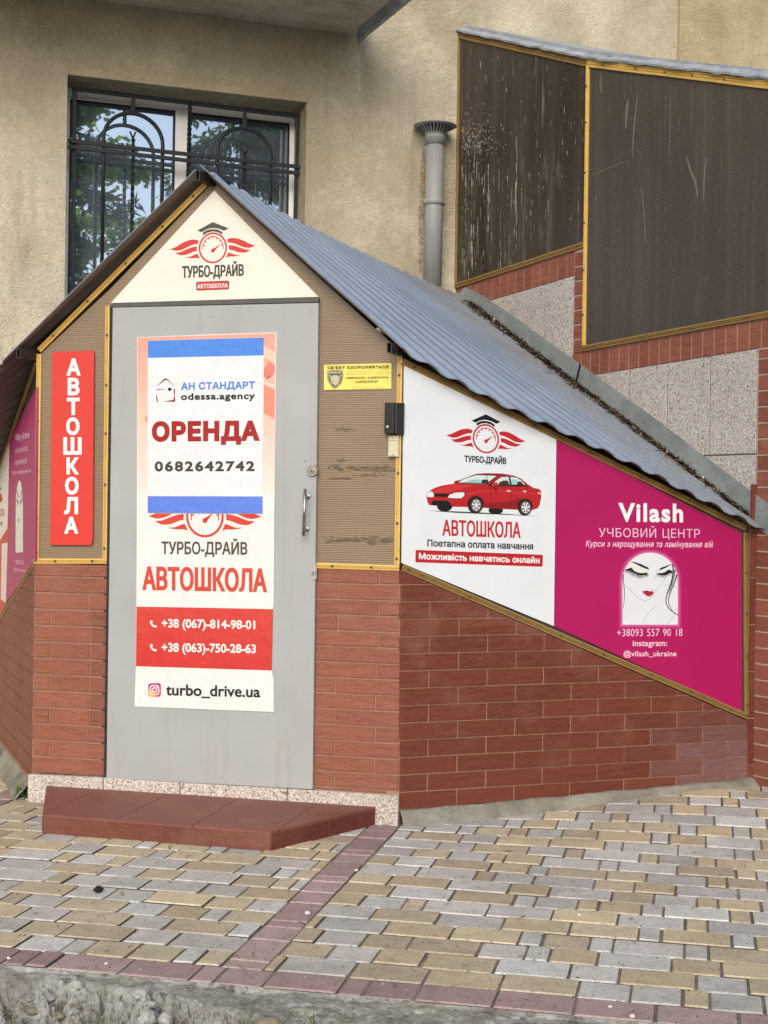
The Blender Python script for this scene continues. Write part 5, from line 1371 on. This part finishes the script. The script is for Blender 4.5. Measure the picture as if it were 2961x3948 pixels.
for a, b in (((912, 265), (920, 515)), ((1152, 268), (1166, 420)), ((1166, 420), (1150, 520)), ((1350, 275), (1355, 345))): stroke(m, RW, L(7), R4, [a, b], 5, (96, 16, 22))
for x, y in ((1110, 314), (1303, 319)): cp_(7, [(x, y), (x+44, y+1), (x+44, y+17), (x, y+15)], (240, 210, 206))
cp_(7, [(1478, 340), (1520, 346), (1506, 364), (1490, 358)], (238, 196, 190))
for cx_, cy_, rx_, ry_ in ((735, 488, 96, 108), (1330, 518, 90, 102)): cp_(8, ell(cx_, cy_-6, rx_+6, ry_-4, 40, 180, 360), (90, 16, 22))
for cx_, cy_, rx_, ry_ in ((728, 492, 92, 100), (1325, 522, 84, 96)):
    cp_(9, ell(cx_, cy_, rx_, ry_), (30, 24, 28)); ring(m, RW, L(10), R4, ell(cx_+8, cy_+2, 66, 82), ell(cx_+8, cy_+2, 62, 77), (92, 70, 74)); cp_(11, ell(cx_+11, cy_+2, 52, 68), (214, 216, 216))
    for k in range(7):
        a = k*2*math.pi/7+.2; p = lambda r_, d: (cx_+11+52*r_*math.cos(a+d), cy_+2+68*r_*math.sin(a+d)); cp_(12, [p(.34, -.16), p(.92, -.2), p(.92, .2), p(.34, .16)], (40, 38, 42))
put('car_picture', t, m)

# --- pink eyelash sign on the right wing
t = sign('beauty_school_sign', 'big magenta beauty course sign with a drawn face beside the car sign', 'sign', RW, [Z4(759, 651), (1601, 1151), (1602, 1538), Z6(748, 459)], o, .008, (172, 20, 92))
gx0, gx1, gy0, gyc, gy1 = 165, 1345, 170, 770, 1705
def arch(e): return [(gx0-e, gy1+e)]+[(755+(590+e)*math.cos(R(a)), gyc-(600+e)*math.sin(R(a))) for a in range(180, -1, -6)]+[(gx1+e, gy1+e)]
m = MB()
for i in range(9):
    e = 88*(1-i/8); k = i/8
    poly(m, RW, o+E0*(.3+.1*i), R6, arch(e), tuple(lerp(a, b, k*.85) for a, b in zip((176, 26, 100), (226, 140, 178))))
put('glow_print', t, m)
m = MB(); fo = lambda k: o+E0*(1.3+.3*k)
poly(m, RW, fo(0), R6, arch(0), (222, 226, 230))
GRYL = (160, 164, 170)
for pts in ([(215, 840), (300, 930), (400, 1040), (560, 1160), (660, 1188), (760, 1140), (870, 990), (980, 850), (1090, 715)], [(570, 1700), (640, 1590), (700, 1490), (800, 1370), (890, 1295)], [(1118, 1695), (1200, 1580), (1280, 1460), (1335, 1345)], [(1040, 872), (1160, 862), (1250, 885), (1335, 932)], [(905, 550), (882, 640), (880, 745)], [(790, 935), (830, 965), (870, 970)]): stroke(m, RW, fo(1), R6, smooth_pts(pts, 4), 9, GRYL)
for pts in ([(335, 400), (480, 440), (690, 545), (680, 590), (560, 604), (450, 572), (340, 490), (300, 470)], [(930, 560), (1010, 535), (1160, 455), (1165, 520), (1080, 578), (1000, 606), (925, 602)]): poly(m, RW, fo(2), R6, pts, (228, 227, 222))
for pts in ([(332, 362), (430, 370), (560, 415), (705, 480), (742, 537), (690, 520), (560, 470), (430, 398)], [(1218, 404), (1100, 452), (985, 493), (930, 550), (1010, 528), (1110, 482)]): poly(m, RW, fo(3), R6, pts, (22, 24, 34))
for pts in ([(262, 520), (350, 488), (420, 560), (520, 602), (620, 606), (692, 588), (650, 640), (545, 655), (430, 612), (340, 540)], [(918, 604), (1000, 608), (1080, 582), (1145, 530), (1198, 545), (1190, 592), (1100, 645), (1000, 650), (940, 632)]): poly(m, RW, fo(3), R6, pts, (28, 22, 28))
re_ = random.Random(2)
def lashes(base, n_, l0, l1, a0_, a1_):
    bp = smooth_pts(base, 6)
    for i in range(n_):
        t_ = i/(n_-1); k = t_*(len(bp)-1); p = bp[int(k)]; a = R(lerp(a0_, a1_, t_)+re_.uniform(-7, 7)); L_ = lerp(l0, l1, t_)*re_.uniform(.7, 1.2)
        q = (p[0]+L_*.55*math.cos(a+.12), p[1]+L_*.55*math.sin(a+.12)); r_ = (p[0]+L_*math.cos(a-.1), p[1]+L_*math.sin(a-.1))
        stroke(m, RW, fo(4)+i*1e-6, R6, [p, q, r_], [11, 8, 2], (30, 26, 30))
lashes([(290, 525), (350, 540), (430, 600), (540, 640), (640, 630), (685, 600)], 30, 100, 70, 165, 45); lashes([(300, 530), (420, 585), (560, 640)], 14, 130, 110, 150, 85)
lashes([(930, 610), (1000, 640), (1090, 635), (1180, 580), (1195, 550)], 24, 70, 70, 130, 20)
poly(m, RW, fo(3), R6, smooth_pts([(583, 1002), (640, 983), (690, 977), (750, 996), (790, 986), (832, 1020), (790, 1078), (730, 1104), (680, 1087), (630, 1047), (583, 1002)], 3)[:-1], (166, 40, 60))
BLK = (24, 28, 40)
for pts, ws in (([(1215, 420), (1245, 470), (1240, 640), (1190, 850), (1120, 1040), (1095, 1190), (1120, 1300), (1200, 1400), (1345, 1500)], (30, 14)), ([(1286, 530), (1265, 680), (1205, 880), (1150, 1030)], (26, 8)), ([(1325, 640), (1290, 760), (1200, 980), (1152, 1150), (1160, 1280), (1235, 1415)], (30, 8)), ([(187, 640), (180, 720), (204, 950), (206, 1150), (180, 1345)], (22, 8))):
    sp_ = smooth_pts(pts, 5); stroke(m, RW, fo(4), R6, sp_, [lerp(ws[0], ws[1], i/(len(sp_)-1)) for i in range(len(sp_))], BLK)
put('face_drawing', t, m)
WT, PKT = (246, 240, 242), (244, 200, 222)
for body, x0, y0, x1, y1, sl5, c, b, Z, shr in [('Vilash', 403, 117, 1157, 338, .0125, WT, .035, R5, 0), ('УЧБОВИЙ ЦЕНТР', 178, 378, 1352, 534, .0115, PKT, -.004, R5, 0), ('Курси з нарощування та ламінування вій', 25, 552, 1505, 645, .007, PKT, .012, R5, .22), ('+38093 557 90 18', 50, 70, 747, 148, -.006, PKT, .0, C6, 0), ('instagram:', 217, 192, 583, 272, 0, PKT, .02, C6, 0), ('@vilash_ukraine', 120, 300, 683, 377, 0, PKT, .02, C6, 0)]:
    m = MB(); text(m, RW, o+E0, Z, body, x0, y0, x1, y1, sl5, c, b, 1.14 if body == 'Vilash' else 1.04, shr, 1.25); put('lettering', t, m)

# --- signs on the left wing
ZL = Zm(0, 1450, .45249)
t = sign('beauty_school_sign', 'magenta beauty course sign seen edge-on along the left wing under the eave', 'sign', LW, [(313, 92), (296, 1568), (48, 1935), (80, 560), (84, 540)], o, .008, (168, 40, 104), 'print', ZL)
m = MB(); poly(m, LW, o+E0, ZL, [(132, 1505), (196, 1500), (196, 1120), (190, 980), (178, 905), (166, 885), (152, 910), (138, 985), (134, 1120)], (224, 222, 218))
for pts in ([(140, 970), (152, 1015), (160, 1035)], [(188, 975), (178, 1010), (170, 1030)]): stroke(m, LW, o+2*E0, ZL, pts, 5, (60, 54, 58))
for pts in ([(138, 1030), (150, 1060), (158, 1070), (154, 1098), (146, 1075)], [(190, 1030), (178, 1060), (170, 1070), (174, 1095), (186, 1060)], ): poly(m, LW, o+2*E0, ZL, pts, (58, 50, 54))
poly(m, LW, o+2*E0, ZL, [(154, 1212), (160, 1208), (162, 1228), (158, 1255), (154, 1240)], (90, 60, 66)); put('face_drawing', t, m)
for body, x0, y0, x1, y1, sl5 in [('Vilash_ukraine', 128, 490, 248, 562, -.22), ('НАРОЩЕННЯ ВІЙ', 128, 612, 236, 668, -.24), ('ЛАМІНУВАННЯ ВІЙ', 126, 712, 228, 762, -.22), ('Курси з нарощування вій', 106, 806, 262, 846, -.12), ('+38093 557 90 18', 130, 1560, 202, 1600, .14), ('@vilash_ukraine', 120, 1628, 220, 1662, .16)]:
    m = MB(); text(m, LW, o+E0, ZL, body, x0, y0, x1, y1, sl5, (232, 196, 212), .02); put('lettering', t, m)
t = sign('driving_school_sign', 'white and red driving school sign at the far end of the left wing', 'sign', LW, [(77, 572), (47, 1938), (-34, 2120), (-34, 835)], o, .008, (226, 222, 212), 'print', ZL)
m = MB(); poly(m, LW, o+E0, ZL, [(76, 1275), (47, 1936), (-34, 2118), (-34, 1452)], (196, 60, 56)); put('red_band', t, m)
m = MB(); poly(m, LW, o+2*E0, ZL, [(14, 1425), (66, 1420), (50, 1935), (6, 1900)], (222, 210, 204)); put('blank_label', t, m)
m = MB(); poly(m, LW, o+E0, ZL, [(-20, 960), (4, 945), (8, 965), (-20, 985)], INK); poly(m, LW, o+E0, ZL, [(-10, 1010), (10, 1000), (22, 1050), (10, 1075), (-10, 1080)], (176, 50, 50)); put('emblem', t, m)
m = MB(); text(m, LW, o+E0, ZL, 'АВТОШКОЛА', -75, 1130, 38, 1195, 0, (176, 60, 56), .02); put('lettering', t, m)
m = MB(); text(m, LW, o+E0, ZL, 'навчання', -60, 1240, 20, 1275, 0, (60, 58, 60), .02); put('lettering', t, m)

# ================================================================== small fittings by the door
bx = F.at(*K(1010, 1165), .0)
t = thing('card_reader', 'black plastic card reader box on the yellow strip right of the door', 'card reader', bx)
m = MB(); ua, va = F.uv(*K(918, 840), .05); ub2, vb2 = F.uv(*K(1100, 1165), .03)
prof = [(0, .0), (0, .040), (.008, .046), (.44, .050), (.47, .050), (.56, .047), (.58, .043), (.60, .047), (.70, .046), (.72, .042), (.74, .045), (.94, .036), (.98, .03), (1, 0)]
u0_, u1_ = ua, ua+.082; z0_, z1_ = F.uv(*K(990, 1167), .04)[1], F.uv(*K(990, 838), .04)[1]
A_l = [F.pt(lerp(u0_, u1_, x), z0_, h) for x, h in prof]; B_l = [F.pt(lerp(u0_, u1_, x), z1_, h) for x, h in prof]
k = len(prof); m.mesh(A_l+B_l, [(j, j+1, k+j+1, k+j) for j in range(k-1)]+[tuple(range(k-1, -1, -1)), tuple(range(k, 2*k))]); obj('housing', m, M['black_plastic'], t, bevel=.003)
m = MB(); lc_ = F.at(*K(950, 1093), .0488); disc(m, lc_, F, .0055, [(1, 0), (.8, .0022), (.4, .0032)], 16); obj('indicator', m, M['lens'], t)
t = thing('exit_button', 'small ivory plastic button plate just below the black reader', 'button plate', F.at(*K(1015, 1418), 0))
m = MB(); u0_, u1_ = F.uv(*K(957, 1300), .02)[0], F.uv(*K(1072, 1300), .02)[0]; z0_, z1_ = F.uv(*K(1015, 1417), .02)[1], F.uv(*K(1015, 1183), .02)[1]
m.tile([F.pt(u0_, z0_, .0), F.pt(u1_, z0_, .0), F.pt(u1_, z1_, .0), F.pt(u0_, z1_, .0)], F.o, .024, .004); obj('housing', m, M['ivory_plastic'], t, bevel=.002)
m = MB(); zc = lerp(z0_, z1_, .76); m.box(F.pt(u0_+.004, zc, .0238), F.d*(u1_-u0_-.008), Vector((0, 0, -.0015)), F.o*.0006); obj('seam', m, M['lintel'], t)
for zz in (lerp(z0_, z1_, .09), lerp(z0_, z1_, .91)):
    m = MB(); disc(m, F.pt((u0_+u1_)/2, zz, .0238), F, .0055, [(1, 0), (.9, .0012), (.5, .0014)], 14); obj('screw', m, M['steel'], t)

# ================================================================== litter on the paving
rp = random.Random(9)
IV2 = [v*1 for v in IV]
def clump(p, r, seed, flat=.6): 
    m = MB(); V = [p+Vector((v.x, v.y, v.z*flat))*r*(1+.4*noise.noise(v*1.5+Vector((seed, 0, 0)))) for v in IV]; m.mesh(V, IF); return m
def onp(x, y, dz=0): p = ground(x, y); p.z = gz(p.x, p.y)+dz; return p
pp = onp(212, 1927, .010); tag(obj('dirt_clod', clump(pp, .017, 4), M['clod'], origin=pp, smooth=True), 'small black clod lying on the paving left of the mauve strip', 'clod')
Cz = lambda X, Y: ((1461+X*.90416)/1.785, (2000+Y*.90416)/1.785)
pp = onp(*Cz(474, 1284), .012); m = MB()
for i in range(14):
    a = [Vector((rp.uniform(-.026, .026), rp.uniform(-.012, .012), rp.uniform(-.008, .012))) for _ in range(3)]; m.face([pp+q for q in a])
tag(obj('paper_scrap', m, M['white_paper'], origin=pp), 'crumpled white paper scrap at the foot of the right wing', 'litter')
H2d = lambda X, Y: ((800+X*.5425)/1.785, (3050+Y*.5425)/1.785); I3d = lambda X, Y: ((2061+X*.5425)/1.785, (3050+Y*.5425)/1.785); G1d = lambda X, Y: ((X*.5425)/1.785, (3050+Y*.5425)/1.785)
for i, (Z, X, Y, s, lab) in enumerate([(H2d, 710, 875, .010, 'white pebble on the mauve strip in the middle of the paving'), (H2d, 1058, 568, .007, 'white pebble at the right edge of the mauve strip near the step'), (I3d, 695, 1608, .008, 'white pebble on the mauve edging row at lower right'), (I3d, 538, 1538, .006, 'white pebble in a joint of the mauve edging row at lower right'), (G1d, 62, 1193, .006, 'white pebble on the mauve edging row at far left'), (G1d, 755, 1232, .006, 'white pebble on the mauve edging row left of centre'), (I3d, 318, 885, .007, 'grey pebble on a grey paver in the right half of the paving')]):
    pp = onp(*Z(X, Y), s*.45); tag(obj('pebble', clump(pp, s, i*3+1, .7), M['pebble'], origin=pp, smooth=True), lab, 'pebble', 'loose pebbles on the paving')
# dry crumbs and grit in the joints
m = MB()
for i in range(6000):
    a, b = rp.uniform(-2.6, 2.2), RED0+rp.random()**1.3*2.6
    r_ = rp.choice([.0015, .002, .003, .004]); p = gp(a, b, .001+r_*.3)
    m.mesh([p+Vector((rp.uniform(-1, 1), rp.uniform(-1, 1), rp.uniform(-.3, .9)))*r_ for _ in range(5)], [(0, 1, 2), (0, 2, 3), (1, 3, 4), (2, 4, 0), (0, 1, 4)], lin(rp.choice([(84, 74, 60), (60, 54, 46), (120, 112, 98), (200, 194, 184), (96, 84, 60)])))
for i in range(160):
    a, b = rp.uniform(-2.4, 2.1), rp.uniform(4.0, 6.4); p = gp(a, b, .003); d = Vector((rp.uniform(-1, 1), rp.uniform(-1, 1), rp.uniform(0, .25))).normalized()*rp.uniform(.006, .016); s_ = d.cross(Vector((0, 0, 1))).normalized()*rp.uniform(.001, .003)
    m.face([p-d-s_, p+d-s_, p+d+s_, p-d+s_], lin(rp.choice([(112, 92, 62), (90, 74, 54), (140, 122, 88)])))
tag(obj('grit', m, M['litter']), 'fine grit and dry crumbs scattered over the paving', 'grit', kind='stuff')
# plant at the left corner
pc = onp(45, 1722); t = thing('weed_plant', 'small bright green weed at the left corner of the granite base', 'plant', pc)
m = MB()
for i in range(46):
    az = rp.uniform(0, 6.28); blade(m, pc+Vector((rp.gauss(0, .012), rp.gauss(0, .012), 0)), rp.uniform(.03, .075), az, rp.uniform(.2, 1.1), rp.uniform(.003, .008), sc(lin(rp.choice([(112, 150, 56), (130, 164, 70), (92, 130, 46)])), .9))
obj('leaves', m, M['leaf'], t)

# ================================================================== TREES opposite, seen in the window
def tree(x, y, h, rad, base, n_, label, cols, droop, seed, gap=0.0):
    rt = random.Random(seed); t = thing('conifer_tree' if droop else 'broadleaf_tree', label, 'tree', (x, y, -.32), 'trees across the yard')
    m = MB(); B = Vector((x, y, -.32)); lean = Vector((rt.uniform(-.03, .03), rt.uniform(-.03, .03), 0))
    P = [B+lean*(k*h/8)*1.0+Vector((0, 0, h*k/8)) for k in range(9)]; m.tube(P, [.022*h*(1-.11*k)+.01 for k in range(9)], 12)
    brs = []
    nb = 46 if droop else 26
    for i in range(nb):
        z = lerp(base, h*.98, (i+.5)/nb); az = i*2.4+rt.uniform(-.3, .3); f = 1-(z-base)/(h-base)
        L = rad*((f**.7) if droop else math.sin(math.pi*min(1, .12+f*.85)))*rt.uniform(.75, 1.1)+.15
        if rt.random() < gap: L *= .35
        s = B+lean*z+Vector((0, 0, z)); d = Vector((math.cos(az), math.sin(az), 0))
        pts = [s+d*(L*q)+Vector((0, 0, (-.28*L*q*q if droop else .45*L*q-.15*L*q*q))) for q in (0, .35, .7, 1)]
        m.tube(pts, [.05*L*.3+.012, .03*L*.3+.009, .016*L*.3+.006, .004], 6); brs.append((pts, L))
    obj('trunk', m, M['bark'], t)
    m = MB()
    for i in range(n_):
        pts, L = brs[int(rt.random()**.85*len(brs))]; q = rt.random()**.6; k = min(int(q*3), 2); c = pts[k].lerp(pts[k+1], q*3-k)
        c = c+Vector((rt.gauss(0, .13*L**.5), rt.gauss(0, .13*L**.5), rt.gauss(-.10 if droop else .05, .11)))
        d = Vector((rt.gauss(0, 1), rt.gauss(0, 1), rt.gauss(-.6 if droop else 0, .6))).normalized(); l_ = rt.uniform(.12, .30) if droop else rt.uniform(.10, .20); w_ = l_*(.14 if droop else .40)
        s_ = d.cross(Vector((rt.gauss(0, 1), rt.gauss(0, 1), rt.gauss(0, 1)))).normalized()*w_; col = sc(lin(rt.choice(cols)), rt.uniform(.7, 1.3))
        m.face([c, c+d*l_*.5+s_, c+d*l_, c+d*l_*.5-s_], col)
    obj('crown', m, M['leaf'], t)
CG = [(92, 116, 66), (110, 134, 76), (78, 102, 62), (124, 144, 80)]; LG = [(150, 176, 70), (166, 190, 88), (130, 160, 64)]
tree(9.6, -5.6, 13.5, 3.0, 1.4, 34000, 'tall dense dark conifer nearest the yard', CG, True, 1)
tree(6.7, -9.0, 13.0, 2.6, 2.0, 13000, 'thin open conifer with sky showing through', CG, True, 2, .3)
tree(8.8, -13.0, 10.5, 3.6, .8, 22000, 'light green bushy tree behind the conifers', LG, False, 3)
tree(4.9, -7.5, 7.2, 2.4, .7, 15000, 'low light green tree left of the conifers', LG, False, 4)
tree(14.0, -9.0, 9.5, 3.4, 1.2, 9000, 'broad light green tree right of the conifers', LG, False, 5)
